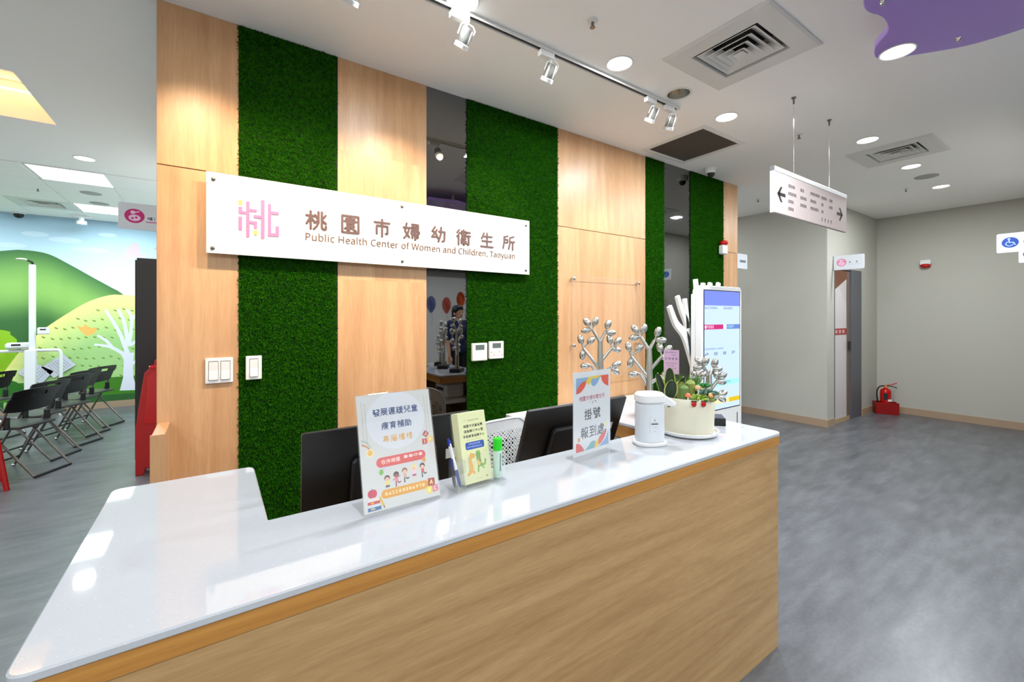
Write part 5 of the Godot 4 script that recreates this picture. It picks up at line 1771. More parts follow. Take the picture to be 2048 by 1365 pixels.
	murmur(p, 52, 252, 110, 17, ink, 9)
	murmur(p, 60, 288, 60, 17, ink, 10)
	var q := boxes([[Vector3(0, 0.145, -0.001), Vector3(0.066, 0.110, 0.001)]])
	var card_turn := rad_to_deg(atan2(vd.x, vd.z))
	g.rotation.y = deg_to_rad(card_turn)
	part("card_back", q, mat(Color(0.80, 0.66, 0.78), 0.6), g)
	var cq := Mb.new()
	cq.quad(Vector3(-0.033, 0.090, 0), Vector3(0.033, 0.090, 0), Vector3(0.033, 0.200, 0), Vector3(-0.033, 0.200, 0), Vector3(0, 0, 1))
	part("card_print", cq, papered(p.tex(), 0.6), g)

# ------------------------------------------------------------------ lobby
func limb(b: Mb, pts: Array, r0: float, r1: float, z0: float, z1: float) -> void:
	var c := curve(pts, 6)
	var left := []
	var right := []
	for i in c.size():
		var d: Vector2 = (c[min(i + 1, c.size() - 1)] - c[max(i - 1, 0)]).normalized()
		var w := Vector2(-d.y, d.x) * lerpf(r0, r1, float(i) / (c.size() - 1))
		left.append(c[i] + w)
		right.push_front(c[i] - w)
	b.prism(PackedVector2Array(left + right), z0, z1, 0.0, 0.8)

func wayfinding_print(kind: int) -> ImageTexture:   # door signs: icon in a disc, then two characters
	var p := Print.new(330, 190, Color(0.86, 0.875, 0.90))
	var c: Color = [Color(0.78, 0.05, 0.46), Color(0.88, 0.55, 0.66), Color(0.06, 0.25, 0.66)][kind]
	p.disc(82, 92, 60, 60, c)
	var w := Color(0.95, 0.80, 0.90) if kind < 2 else Color(0.62, 0.76, 0.97)
	if kind == 2:
		p.disc(74, 52, 11, 11, w)
		p.path([Vector2(74, 66), Vector2(76, 92), Vector2(104, 92), Vector2(116, 118)], 11, w)
		p.path(curve([Vector2(62, 84), Vector2(52, 112), Vector2(78, 132), Vector2(102, 116)], 6), 9, w)
	else:
		p.disc(72, 62, 15, 15, w)
		p.disc(82, 108, 36, 27, w)
		p.disc(70, 112, 8, 8, c)
		p.disc(92, 104, 8, 8, c)
		p.path([Vector2(84, 60), Vector2(108, 54)], 9, w)
	if kind == 0:
		write(p, "哺", 160, 90, 30, 40, 3.5, Color(0.15, 0.15, 0.28))
		p.path(curve([Vector2(206, 92), Vector2(200, 105), Vector2(206, 120)], 4), 3, Color(0.15, 0.15, 0.28))
		write(p, "集", 222, 90, 30, 40, 3.5, Color(0.15, 0.15, 0.28))
		p.path(curve([Vector2(262, 92), Vector2(268, 105), Vector2(262, 120)], 4), 3, Color(0.15, 0.15, 0.28))
		p.rect(150, 132, 180, 7, c)
	else:
		murmur(p, 170, 82, 30, 26, Color(0.30, 0.34, 0.44), 31 + kind)
		murmur(p, 250, 82, 32, 26, Color(0.20, 0.24, 0.34), 41 + kind)
		p.rect(160, 126, 140, 4, Color(0.70, 0.72, 0.78))
	return p.tex()

func door_sign(label: String, at: Vector3, turn: float, kind: int, wall_side: float) -> void:
	var t := thing("projecting_sign", label, "sign", at, turn, "projecting door signs")
	var b := Mb.new()
	b.prism(rounded(0.33, 0.187, 0.014, 4), -0.006, 0.006, 0.001, 0.7)
	part("plate", b, mat(Color(0.86, 0.875, 0.90), 0.35), t)
	var q := Mb.new()
	q.quad(Vector3(-0.152, -0.08, 0.0066), Vector3(0.152, -0.08, 0.0066), Vector3(0.152, 0.08, 0.0066), Vector3(-0.152, 0.08, 0.0066), Vector3(0, 0, 1))
	part("printed_face", q, papered(wayfinding_print(kind), 0.4), t)
	part("wall_bracket", boxes([[Vector3(wall_side * 0.170, 0, 0), Vector3(0.012, 0.187, 0.02)]], 0.001), M.steel, t)

func kiosk_print() -> ImageTexture:
	var p := Print.new(512, 912, Color(0.74, 0.83, 0.97))
	p.rect(0, 0, 512, 112, Color(0.42, 0.50, 0.95))
	var ink := Color(0.34, 0.42, 0.60)
	murmur(p, 6, 122, 180, 18, ink, 3)
	murmur(p, 270, 122, 130, 18, ink, 4)
	p.rect(0, 258, 262, 36, Color(0.74, 0.06, 0.42))
	p.disc(16, 276, 12, 14, Color(0.95, 0.9, 0.95))
	murmur(p, 32, 264, 96, 24, Color(0.93, 0.78, 0.90), 5)
	p.rect(282, 258, 230, 36, Color(0.36, 0.49, 0.78))
	p.rect(282, 258, 30, 36, Color(0.85, 0.88, 0.95))
	murmur(p, 318, 264, 100, 24, Color(0.62, 0.80, 0.86), 6)
	murmur(p, 4, 436, 270, 15, ink, 7)
	for k in 4:
		murmur(p, 6 + k * 128, 470, 52, 24, Color(0.24, 0.30, 0.46), 10 + k)
	p.rect(0, 690, 512, 44, Color(0.62, 0.88, 0.92))
	murmur(p, 260, 700, 110, 22, Color(0.22, 0.60, 0.56), 15)
	p.rect(0, 836, 512, 34, Color(0.86, 0.82, 0.55))
	p.rect(350, 836, 162, 34, Color(0.82, 0.70, 0.05))
	murmur(p, 40, 842, 280, 20, Color(0.93, 0.92, 0.82), 17)
	return p.tex()

func lobby() -> void:
	var k := thing("information_kiosk", "white standing information kiosk with a lit blue screen", "kiosk", P(3.2625, 0, 1.85))
	var b := Mb.new()
	b.t = Transform3D(Basis.IDENTITY, Vector3(0, 0.842, 0))
	b.prism(rounded(0.565, 1.684, 0.03, 6), -0.05, 0.0, 0.004, 0.8)
	part("body", b, M.gloss_white, k)
	part("rear_box", boxes([[Vector3(0, 0.82, -0.071), Vector3(0.56, 1.60, 0.040)]], 0.004), M.gloss_white, k)
	part("screen_bezel", boxes([[Vector3(0, 1.19, 0.0005), Vector3(0.516, 0.924, 0.002)]]), M.black, k)
	var sq := Mb.new()
	sq.quad(Vector3(-0.250, 0.735, 0.0022), Vector3(0.250, 0.735, 0.0022), Vector3(0.250, 1.645, 0.0022), Vector3(-0.250, 1.645, 0.0022), Vector3(0, 0, 1))
	var sm := mat(Color(0.02, 0.02, 0.02), 0.15)
	sm.emission_enabled = true
	sm.emission = Color.BLACK
	sm.emission_texture = kiosk_print()
	sm.emission_energy_multiplier = 1.0
	part("display_screen", sq, sm, k)
	area_light("lamp", Vector3(0, 1.19, 0.012), Vector2(0.50, 0.91), 0.10, Color(0.80, 0.88, 1.0), k, Vector3(0, 0, 1))
	part("foot_plate", boxes([[Vector3(0, 0.008, -0.025), Vector3(0.58, 0.016, 0.155)]], 0.003), M.gloss_white, k)
	part("card_slot", boxes([[Vector3(0.215, 0.63, 0.001), Vector3(0.006, 0.10, 0.004)]]), M.dark, k)
	# white tree cut-out standing behind the kiosk
	var w := thing("tree_cutout", "white tree-shaped board with bare branches standing behind the kiosk", "decoration", P(0, 0, 1.965))
	b = Mb.new()
	limb(b, [Vector2(3.12, 0.0), Vector2(3.11, 0.6), Vector2(3.09, 1.0), Vector2(3.10, 1.35), Vector2(3.10, 1.66)], 0.09, 0.03, -0.015, 0.010)
	part("trunk", b, M.white, w)
	for e in [[[3.10, 1.02], [3.03, 1.16], [2.94, 1.31], [2.83, 1.40], [2.755, 1.525], 0.050, 0.019], [[3.03, 1.16], [2.995, 1.28], [2.965, 1.40], [2.90, 1.50], [2.852, 1.602], 0.030, 0.017], [[2.975, 1.36], [2.965, 1.45], [2.955, 1.52], [2.945, 1.585], 0.022, 0.015], [[3.10, 1.50], [3.10, 1.62], [3.085, 1.74], 0.024, 0.016], [[3.10, 1.40], [3.17, 1.58], [3.19, 1.715], 0.024, 0.016], [[3.11, 1.35], [3.24, 1.56], [3.29, 1.72], 0.024, 0.017], [[3.12, 1.30], [3.34, 1.55], [3.41, 1.725], 0.024, 0.016]]:
		var pts := []
		for i in e.size() - 2:
			pts.append(Vector2(e[i][0], e[i][1]))
		b = Mb.new()
		limb(b, pts, e[-2], e[-1], -0.014, 0.009)
		part("branch", b, M.white, w)
	# hanging direction sign
	var h := thing("hanging_sign", "pinkish direction sign with two arrows hanging on wires", "sign", P(3.595, 2.27, 1.36))
	part("panel", boxes([[Vector3(0.0, -0.008, 0), Vector3(1.212, 0.27, 0.022)]], 0.002), mat(Color(0.75, 0.69, 0.68), 0.5), h)
	part("top_rail", boxes([[Vector3(0.0, 0.143, 0), Vector3(1.214, 0.032, 0.030)]], 0.003), M.white, h)
	part("edge_strip", boxes([[Vector3(-0.6085, -0.008, 0), Vector3(0.005, 0.27, 0.026)]]), M.white, h)
	part("end_cap", boxes([[Vector3(-0.609, 0.143, 0), Vector3(0.004, 0.030, 0.028)]]), M.jamb, h)
	var ink := mat(Color(0.14, 0.12, 0.12), 0.5)
	for s in [-1.0, 1.0]:
		var a := Mb.new()
		a.prism(PackedVector2Array([Vector2(-0.045, -0.011), Vector2(0.055, -0.011), Vector2(0.055, 0.011), Vector2(-0.045, 0.011)]), 0.011, 0.0125)
		for q in [1.0, -1.0]:
			a.prism(PackedVector2Array([Vector2(-0.058, 0.0), Vector2(-0.010, q * 0.050), Vector2(0.012, q * 0.050), Vector2(-0.028, 0.0)]), 0.011, 0.0125)
		var ao := part("arrow", a, ink, h, Vector3(-0.507 if s < 0 else 0.467, -0.015, 0))
		if s > 0:
			ao.rotation.z = PI
	var rows := [[-0.407, 0.062, 0.11], [-0.407, 0.010, 0.13], [-0.407, -0.042, 0.085], [-0.407, -0.092, 0.085], [-0.226, 0.062, 0.06], [-0.226, 0.010, 0.10], [-0.226, -0.042, 0.10], [-0.065, 0.066, 0.16], [-0.065, 0.012, 0.11], [-0.065, -0.040, 0.14], [0.123, 0.064, 0.09], [0.123, 0.012, 0.035], [0.123, -0.040, 0.035], [0.269, 0.064, 0.06], [0.269, 0.012, 0.07]]
	rng.seed = 51
	var tx := Mb.new()
	for r in rows:
		var x: float = r[0]
		while x < r[0] + r[2] - 0.01:
			for q in 3:
				tx.box(Vector3(x + 0.008, r[1] + 0.008 - q * 0.008, 0.0115), Vector3(0.015, 0.003, 0.001))
			tx.box(Vector3(x + rng.randf_range(0.004, 0.012), r[1], 0.0115), Vector3(0.003, 0.020, 0.001))
			x += 0.020
	part("lettering", tx, mat(Color(0.20, 0.16, 0.15), 0.5), h).set_meta("kind", "stuff")
	tx = Mb.new()
	for i in 4:
		tx.box(Vector3(0.135 + i * 0.055, -0.098, 0.0115), Vector3(0.006, 0.030, 0.001))
		tx.box(Vector3(0.140 + i * 0.055, -0.092, 0.0115), Vector3(0.016 + 0.006 * (i % 2), 0.004, 0.001))
	part("footnote", tx, mat(Color(0.34, 0.29, 0.28), 0.5), h).set_meta("kind", "stuff")
	for x in [3.294, 3.892]:
		b = Mb.new()
		b.tube([Vector3(x - 3.595, 0.155, 0), Vector3(x - 3.595, HC - 2.27, 0)], 0.0008, 6)
		var wo := part("wire", b, M.chrome, h)
		b = Mb.new()
		b.t = Transform3D(Basis.IDENTITY, Vector3(x - 3.595, HC - 2.27, 0))
		b.lathe([Vector2(0.014, 0.0), Vector2(0.014, -0.006), Vector2(0.006, -0.010), Vector2(0.005, -0.045), Vector2(0.0, -0.047)], 14)
		part("ceiling_fixing", b, M.steel, wo)

# ------------------------------------------------------------------ waiting room
func folding_chair() -> Node3D:
	# faces local -z; rear feet towards +z
	var t := thing("folding_chair", "", "chair", Vector3.ZERO, 0, "black folding chairs in the waiting room")
	for s in [-1.0, 1.0]:
		var b := Mb.new()   # front leg runs up to carry the backrest
		b.tube(curve([Vector3(s * 0.20, 0.012, -0.26), Vector3(s * 0.20, 0.36, -0.07), Vector3(s * 0.20, 0.50, 0.01), Vector3(s * 0.20, 0.76, 0.10)], 4), 0.0105, 9)
		part("front_leg", b, M.steel, t)
		b = Mb.new()
		b.tube([Vector3(s * 0.182, 0.015, 0.25), Vector3(s * 0.182, 0.44, -0.13)], 0.0105, 9)
		part("rear_leg", b, M.steel, t)
		b = Mb.new()
		b.ball(Vector3(s * 0.20, 0.014, -0.265), Vector3(0.016, 0.014, 0.022), Basis.IDENTITY, 10, 6)
		part("foot_cap", b, M.chrome, t)
		b = Mb.new()
		b.tube([Vector3(s * 0.195, 0.44, -0.16), Vector3(s * 0.195, 0.45, 0.02)], 0.009, 8)
		part("seat_rail", b, M.steel, t)
		b = Mb.new()
		b.box(Vector3(s * 0.19, 0.50, 0.035), Vector3(0.018, 0.10, 0.05), 0.004)
		part("hinge_plate", b, M.black, t)
	var bar := Mb.new()
	bar.tube([Vector3(-0.182, 0.013, 0.25), Vector3(0.182, 0.013, 0.25)], 0.0115, 9)
	part("rear_foot_bar", bar, M.dark, t)
	bar = Mb.new()
	bar.tube([Vector3(-0.20, 0.10, -0.213), Vector3(0.20, 0.10, -0.213)], 0.009, 8)
	part("front_stretcher", bar, M.dark, t)
	var seat := Mb.new()
	seat.t = Transform3D(Basis(Vector3(1, 0, 0), Vector3(0, 0, 1), Vector3(0, 1, 0)), Vector3.ZERO)
	seat.prism(round_corners([Vector2(-0.20, -0.24), Vector2(0.20, -0.24), Vector2(0.185, 0.13), Vector2(-0.185, 0.13)], [0.05, 0.05, 0.03, 0.03], 4), 0.437, 0.462, 0.006, 0.7)
	part("seat", seat, M.seat_grey, t)
	# backrest: curved panel with a hand slot
	var bk := Mb.new()
	var n := 12
	var pt := func(a: float, b: float, z: float) -> Vector3:
		var x := a * 0.225
		return Vector3(x, 0.685 + b * 0.105 - (0.012 * pow(abs(a), 4.0) if b > 0 else -0.02 * pow(abs(a), 4.0)), 0.078 + b * 0.040 + (1.0 - a * a) * 0.028 + z)
	for z in [0.0, 0.012]:
		for i in n:
			for j in 6:
				var a0 := i * 2.0 / n - 1.0
				var a1 := (i + 1) * 2.0 / n - 1.0
				var b0 := j / 3.0 - 1.0
				var b1 := (j + 1) / 3.0 - 1.0
				if j == 4 and i >= 4 and i <= 7:
					continue
				bk.quad(pt.call(a0, b0, z), pt.call(a1, b0, z), pt.call(a1, b1, z), pt.call(a0, b1, z), Vector3(a0 * 0.25, -0.3, -1.0 if z == 0.0 else 1.0).normalized())
	for i in n:
		var a0 := i * 2.0 / n - 1.0
		var a1 := (i + 1) * 2.0 / n - 1.0
		for e in [-1.0, 1.0]:
			bk.quad(pt.call(a0, e, 0.0), pt.call(a1, e, 0.0), pt.call(a1, e, 0.012), pt.call(a0, e, 0.012), Vector3(0, e, 0))
	for e in [-1.0, 1.0]:
		for j in 6:
			bk.quad(pt.call(e, j / 3.0 - 1.0, 0.0), pt.call(e, (j + 1) / 3.0 - 1.0, 0.0), pt.call(e, (j + 1) / 3.0 - 1.0, 0.012), pt.call(e, j / 3.0 - 1.0, 0.012), Vector3(e, 0, 0))
	part("backrest", bk, M.chair_black, t)
	return t

func waiting_room() -> void:
	var first := folding_chair()
	var spots := [[-1.235, 5.775, 0.0, "black folding chair in the row along the aisle, first of five from the counter"], [-1.257, 6.33, 3.0, "black folding chair in the row along the aisle, second of five from the counter"], [-1.173, 6.82, -1.0, "black folding chair in the row along the aisle, third of five from the counter"], [-1.172, 7.31, 1.0, "black folding chair in the row along the aisle, fourth of five from the counter"], [-1.096, 7.78, 1.0, "black folding chair in the row along the aisle, last of five by the painted tree"], [-2.0, 7.67, 2.0, "black folding chair in the second row before the weighing scale"], [-2.06, 7.12, -2.0, "black folding chair in the second row, next to the one before the scale"]]
	# the rear bar of each chair runs about 62 degrees from the x axis; the chair faces away from the counter's aisle
	for i in spots.size():
		var s = spots[i]
		var o: Node3D = first if i == 0 else copy(first, "", Vector3.ZERO)
		var turn: float = 62.0 + s[2]
		o.rotation.y = deg_to_rad(turn)
		o.position = P(s[0], 0, s[1]) - o.basis * Vector3(0, 0, 0.25)
		o.set_meta("label", s[3])
	# weighing and height scale with its rail and displays
	var sc := thing("height_scale", "white height and weight scale with a tall column before the mural", "scale", P(-2.10, 0, 8.85))
	part("column", boxes([[Vector3(0, 1.12, 0), Vector3(0.065, 2.12, 0.05)]], 0.008), M.gloss_white, sc)
	part("lower_casing", boxes([[Vector3(-0.01, 0.52, 0.03), Vector3(0.11, 0.92, 0.09)]], 0.01), M.gloss_white, sc)
	part("platform", boxes([[Vector3(-0.05, 0.03, 0.30), Vector3(0.46, 0.06, 0.52)]], 0.012), M.white, sc)
	var b := Mb.new()
	b.tube([Vector3(0, 2.18, 0), Vector3(0, 2.21, 0), Vector3(-0.02, 2.225, 0.08)], 0.014, 8)
	part("sensor_arm", b, M.dark, sc)
	b = Mb.new()
	b.ball(Vector3(-0.07, 2.235, 0.14), Vector3(0.055, 0.018, 0.055))
	part("sensor_head", b, M.cream, sc)
	part("display_box", boxes([[Vector3(0.115, 1.245, 0.03), Vector3(0.12, 0.10, 0.05)]], 0.012), M.gloss_white, sc)
	part("display_window", boxes([[Vector3(0.115, 1.265, 0.056), Vector3(0.06, 0.018, 0.002)]]), M.black, sc)
	var rl := thing("handrail_frame", "white tube handrail frame around the weighing scale", "handrail", P(-2.10, 0, 9.02))
	b = Mb.new()
	b.tube(curve([Vector3(-0.9, 0.96, 0), Vector3(0.12, 0.96, 0), Vector3(0.22, 0.955, 0), Vector3(0.245, 0.92, 0), Vector3(0.25, 0.85, 0)], 5), 0.022, 10)
	part("top_rail", b, M.gloss_white, rl)
	b = Mb.new()
	b.tube([Vector3(0.25, 0.86, 0), Vector3(0.25, 0.0, 0)], 0.022, 10)
	part("post", b, M.gloss_white, rl)
	b = Mb.new()
	b.tube([Vector3(-0.88, 0.96, 0), Vector3(-0.88, 0.0, 0)], 0.022, 10)
	part("post", b, M.gloss_white, rl)
	var bx := thing("blood_pressure_unit", "flat white measuring unit with a dark display on the handrail", "device", P(-2.26, 0.984, 9.02))
	part("body", boxes([[Vector3(0, 0.052, 0), Vector3(0.26, 0.09, 0.18)]], 0.025), M.gloss_white, bx)
	part("display_window", boxes([[Vector3(-0.02, 0.065, 0.0905), Vector3(0.09, 0.026, 0.002)]]), M.black, bx)
	for k in 2:
		var pp := thing("paper_sheet", ["white instruction sheet taped askew beside the scale column", "second white sheet taped askew on the other side of the scale column"][k], "paper", P([-1.93, -2.17][k], [0.70, 0.62][k], 9.29))
		var q := boxes([[Vector3.ZERO, Vector3(0.22, 0.30, 0.002)]])
		var po := part("sheet", q, mat(Color(0.80, 0.80, 0.84), 0.7), pp)
		po.rotation.z = deg_to_rad([-52.0, 55.0][k])
		var mk := Mb.new()
		for i in 7:
			mk.box(Vector3(0, 0.10 - i * 0.03, 0.0013), Vector3(0.17, 0.006, 0.0006))
		var mo := part("printed_lines", mk, mat(Color(0.58, 0.58, 0.62), 0.7), pp)
		mo.rotation.z = po.rotation.z
	# red plastic standing signs
	red_sign("red plastic A-frame sign with gilt lines beside the wood panel", P(-0.36, 0, 5.24), 0.0, 1.0)
	red_sign("taller red plastic A-frame sign behind the first one", P(-0.29, 0, 5.47), 0.0, 1.10)
	# red plastic stool
	var so := thing("plastic_stool", "red plastic stool with splayed legs beside the folding chairs", "stool", P(-1.625, 0, 5.46), 18)
	part("seat", boxes([[Vector3(0, 0.445, 0), Vector3(0.26, 0.02, 0.26)]], 0.008), M.red, so)
	part("skirt", boxes([[Vector3(0, 0.415, 0.124), Vector3(0.25, 0.05, 0.010)], [Vector3(0, 0.415, -0.124), Vector3(0.25, 0.05, 0.010)], [Vector3(0.124, 0.415, 0), Vector3(0.010, 0.05, 0.24)], [Vector3(-0.124, 0.415, 0), Vector3(0.010, 0.05, 0.24)]], 0.002), M.red, so)
	for sx in [-1.0, 1.0]:
		for sz in [-1.0, 1.0]:
			b = Mb.new()
			b.tube([Vector3(sx * 0.165, 0.0, sz * 0.165), Vector3(sx * 0.108, 0.435, sz * 0.108)], [0.020, 0.026], 6)
			part("leg", b, M.red, so)
	part("brace", boxes([[Vector3(0, 0.10, 0.150), Vector3(0.29, 0.035, 0.012)], [Vector3(0, 0.10, -0.150), Vector3(0.29, 0.035, 0.012)], [Vector3(0.150, 0.10, 0), Vector3(0.012, 0.035, 0.29)], [Vector3(-0.150, 0.10, 0), Vector3(0.012, 0.035, 0.29)]], 0.002), M.red, so)
	# charcoal cabinet against the block wall
	var cb := thing("tall_cabinet", "tall charcoal cabinet behind the red signs", "cabinet", Vector3.ZERO)
	part("body", span(-0.625, -0.23, 0.0, 2.03, 5.62, 6.05, 0.004), M.charcoal, cb)
	part("door", span(-0.640, -0.626, 0.03, 2.01, 5.64, 6.03, 0.002), M.charcoal, cb)
	# projecting sign of the nursing room
	door_sign("white nursing room sign with a magenta disc projecting beside the wood panel", P(-0.388, 2.165, 4.08), 0.0, 0, 1.0)

func red_sign(label: String, at: Vector3, turn: float, s: float) -> void:
	var t := thing("a_frame_sign", label, "sign", at, turn, "red A-frame signs")
	for e in [-1.0, 1.0]:
		var b := Mb.new()
		var tilt := Basis(Vector3.RIGHT, deg_to_rad(e * -2.6))
		b.t = Transform3D(tilt, Vector3(0, 0, e * 0.062 * s))
		var pg := PackedVector2Array()
		for q in [[-0.225, 0.0], [-0.225, 0.42], [-0.205, 0.62], [-0.185, 0.78], [-0.165, 0.93], [-0.13, 0.965], [0.13, 0.965], [0.165, 0.93], [0.185, 0.78], [0.205, 0.62], [0.225, 0.42], [0.225, 0.0], [0.165, 0.0], [0.155, 0.06], [-0.155, 0.06], [-0.165, 0.0]]:
			pg.append(Vector2(q[0], q[1]) * s)
		b.prism(pg, -0.012, 0.012, 0.004)
		var o := part("leaf", b, M.red, t)
		if e > 0:
			for i in 4:
				var l := Mb.new()
				l.t = b.t
				l.box(Vector3(0.02, (0.64 - [0.0, 0.075, 0.20, 0.52][i]) * s, 0.0128), Vector3(0.20, 0.012, 0.001))
				part("gilt_line", l, M.gold, o)
			var rim := Mb.new()
			rim.t = b.t
			rim.prism(PackedVector2Array([Vector2(-0.14, 0.90) * s, Vector2(-0.10, 0.935) * s, Vector2(0.10, 0.935) * s, Vector2(0.14, 0.90) * s, Vector2(0.17, 0.46) * s, Vector2(-0.17, 0.46) * s]), 0.012, 0.0155, 0.002)
			part("raised_field", rim, M.red_gloss, o)
	part("hinge", boxes([[Vector3(0, 0.975 * s, 0), Vector3(0.27 * s, 0.035, 0.07)]], 0.008), M.red_gloss, t)

# ------------------------------------------------------------------ corridor and door
func corridor() -> void:
	var d := structure("door_1")
	part("frame", span(6.83, 6.845, 0, 2.11, 2.325, 2.49), M.jamb, d)
	part("frame", span(7.40, 7.80, 0, 2.11, 2.322, 2.49), M.jamb, d)
	part("frame", span(6.845, 7.40, 2.09, 2.11, 2.325, 2.49), M.jamb, d)
	part("leaf", span(6.85, 7.40, 0.06, 2.09, 2.345, 2.375), M.frosted, d)
	part("kick_plate", span(6.85, 7.40, 0.0, 0.06, 2.34, 2.38), mat(Color(0.70, 0.60, 0.46), 0.4), d)
	part("edge_strip", span(7.30, 7.40, 0.06, 2.09, 2.339, 2.345), mat(Color(0.45, 0.37, 0.32), 0.5), d)
	var b := Mb.new()
	b.prism(PackedVector2Array([Vector2(6.852, 1.80), Vector2(7.36, 2.0), Vector2(7.36, 2.088), Vector2(6.852, 2.088)]), -2.344, -2.341)
	part("brown_film", b, mat(Color(0.45, 0.28, 0.19), 0.5), d)
	part("red_label", span(6.87, 7.29, 1.20, 1.285, 2.341, 2.344), mat(Color(0.62, 0.20, 0.20), 0.5), d)
	for i in 3:
		part("label_mark", span(6.90 + i * 0.12, 6.97 + i * 0.12, 1.22, 1.265, 2.3395, 2.3408), mat(Color(0.80, 0.62, 0.62), 0.5), d)
	part("lock", span(7.33, 7.36, 0.98, 1.10, 2.31, 2.339), M.dark, d)
	door_sign("white door sign with a pale pink disc over the frosted door", P(6.80, 2.155, 2.16), -90.0, 1, -1.0)
	door_sign("white accessible toilet sign with a blue wheelchair disc", P(6.35, 2.163, 0.645), -90.0, 2, 1.0)
	door_sign("white sign with a blue disc behind the wheelchair sign", P(7.60, 2.155, 0.635), -90.0, 2, 1.0)
	var ws := thing("wall_sign_plate", "small white sign plate at the corridor's mouth beside the last wood panel", "sign", P(5.30, 2.145, 2.86), 0)
	b = Mb.new()
	b.prism(rounded(0.62, 0.187, 0.014, 4), -0.006, 0.006, 0.001, 0.7)
	part("plate", b, mat(Color(0.86, 0.875, 0.90), 0.35), ws)
	var mk := Mb.new()
	mk.box(Vector3(0.20, 0.0, 0.0065), Vector3(0.14, 0.03, 0.001))
	part("lettering", mk, mat(Color(0.45, 0.47, 0.52), 0.5), ws)
	var st := thing("alarm_strobe", "small red and white alarm strobe high on the far beige wall", "alarm", P(8.48, 2.20, 1.767), -90)
	part("base", boxes([[Vector3(0, 0.03, 0.03), Vector3(0.12, 0.07, 0.06)]], 0.01), M.white, st)
	b = Mb.new()
	b.ball(Vector3(0, -0.02, 0.035), Vector3(0.06, 0.035, 0.045))
	part("lens", b, M.red_gloss, st)
	# fire extinguisher in its box
	var e := thing("fire_extinguisher", "red fire extinguisher standing in a red box in the corner", "fire extinguisher", P(8.27, 0, 2.17), -60)
	var h := 0.17
	part("box", boxes([[Vector3(0, 0.01, 0), Vector3(0.25, 0.02, 0.17)], [Vector3(0, h / 2, 0.085), Vector3(0.27, h, 0.012)], [Vector3(0, h / 2, -0.085), Vector3(0.27, h, 0.012)], [Vector3(0.13, h / 2, 0), Vector3(0.012, h, 0.16)], [Vector3(-0.13, h / 2, 0), Vector3(0.012, h, 0.16)]], 0.003), mat(Color(0.55, 0.02, 0.03), 0.35), e)
	b = Mb.new()
	b.lathe([Vector2(0.0, 0.02), Vector2(0.062, 0.022), Vector2(0.066, 0.03), Vector2(0.066, 0.33), Vector2(0.055, 0.36), Vector2(0.025, 0.378), Vector2(0.018, 0.39), Vector2(0.0, 0.39)], 28)
	part("cylinder", b, M.red_gloss, e)
	b = Mb.new()
	b.lathe([Vector2(0.016, 0.385), Vector2(0.016, 0.42), Vector2(0.0, 0.422)], 14)
	part("valve", b, M.gold, e)
	b = Mb.new()
	b.tube([Vector3(-0.01, 0.415, 0), Vector3(0.06, 0.43, 0), Vector3(0.13, 0.46, 0)], 0.008, 7)
	part("lever", b, M.red, e)
	b = Mb.new()
	b.tube([Vector3(0.0, 0.41, 0), Vector3(0.07, 0.41, 0), Vector3(0.13, 0.39, 0)], 0.007, 7)
	part("handle", b, M.dark, e)
	b = Mb.new()
	b.tube(curve([Vector3(-0.015, 0.41, 0.0), Vector3(-0.07, 0.40, 0.01), Vector3(-0.105, 0.33, 0.015), Vector3(-0.10, 0.20, 0.015), Vector3(-0.085, 0.12, 0.01)], 5), 0.010, 8)
	part("hose", b, M.black, e)
	part("printed_label", boxes([[Vector3(-0.015, 0.26, 0.0655), Vector3(0.05, 0.10, 0.003)]]), M.dark, e)
	part("white_label", boxes([[Vector3(0.03, 0.205, 0.060), Vector3(0.05, 0.03, 0.01)]]), M.white, e)

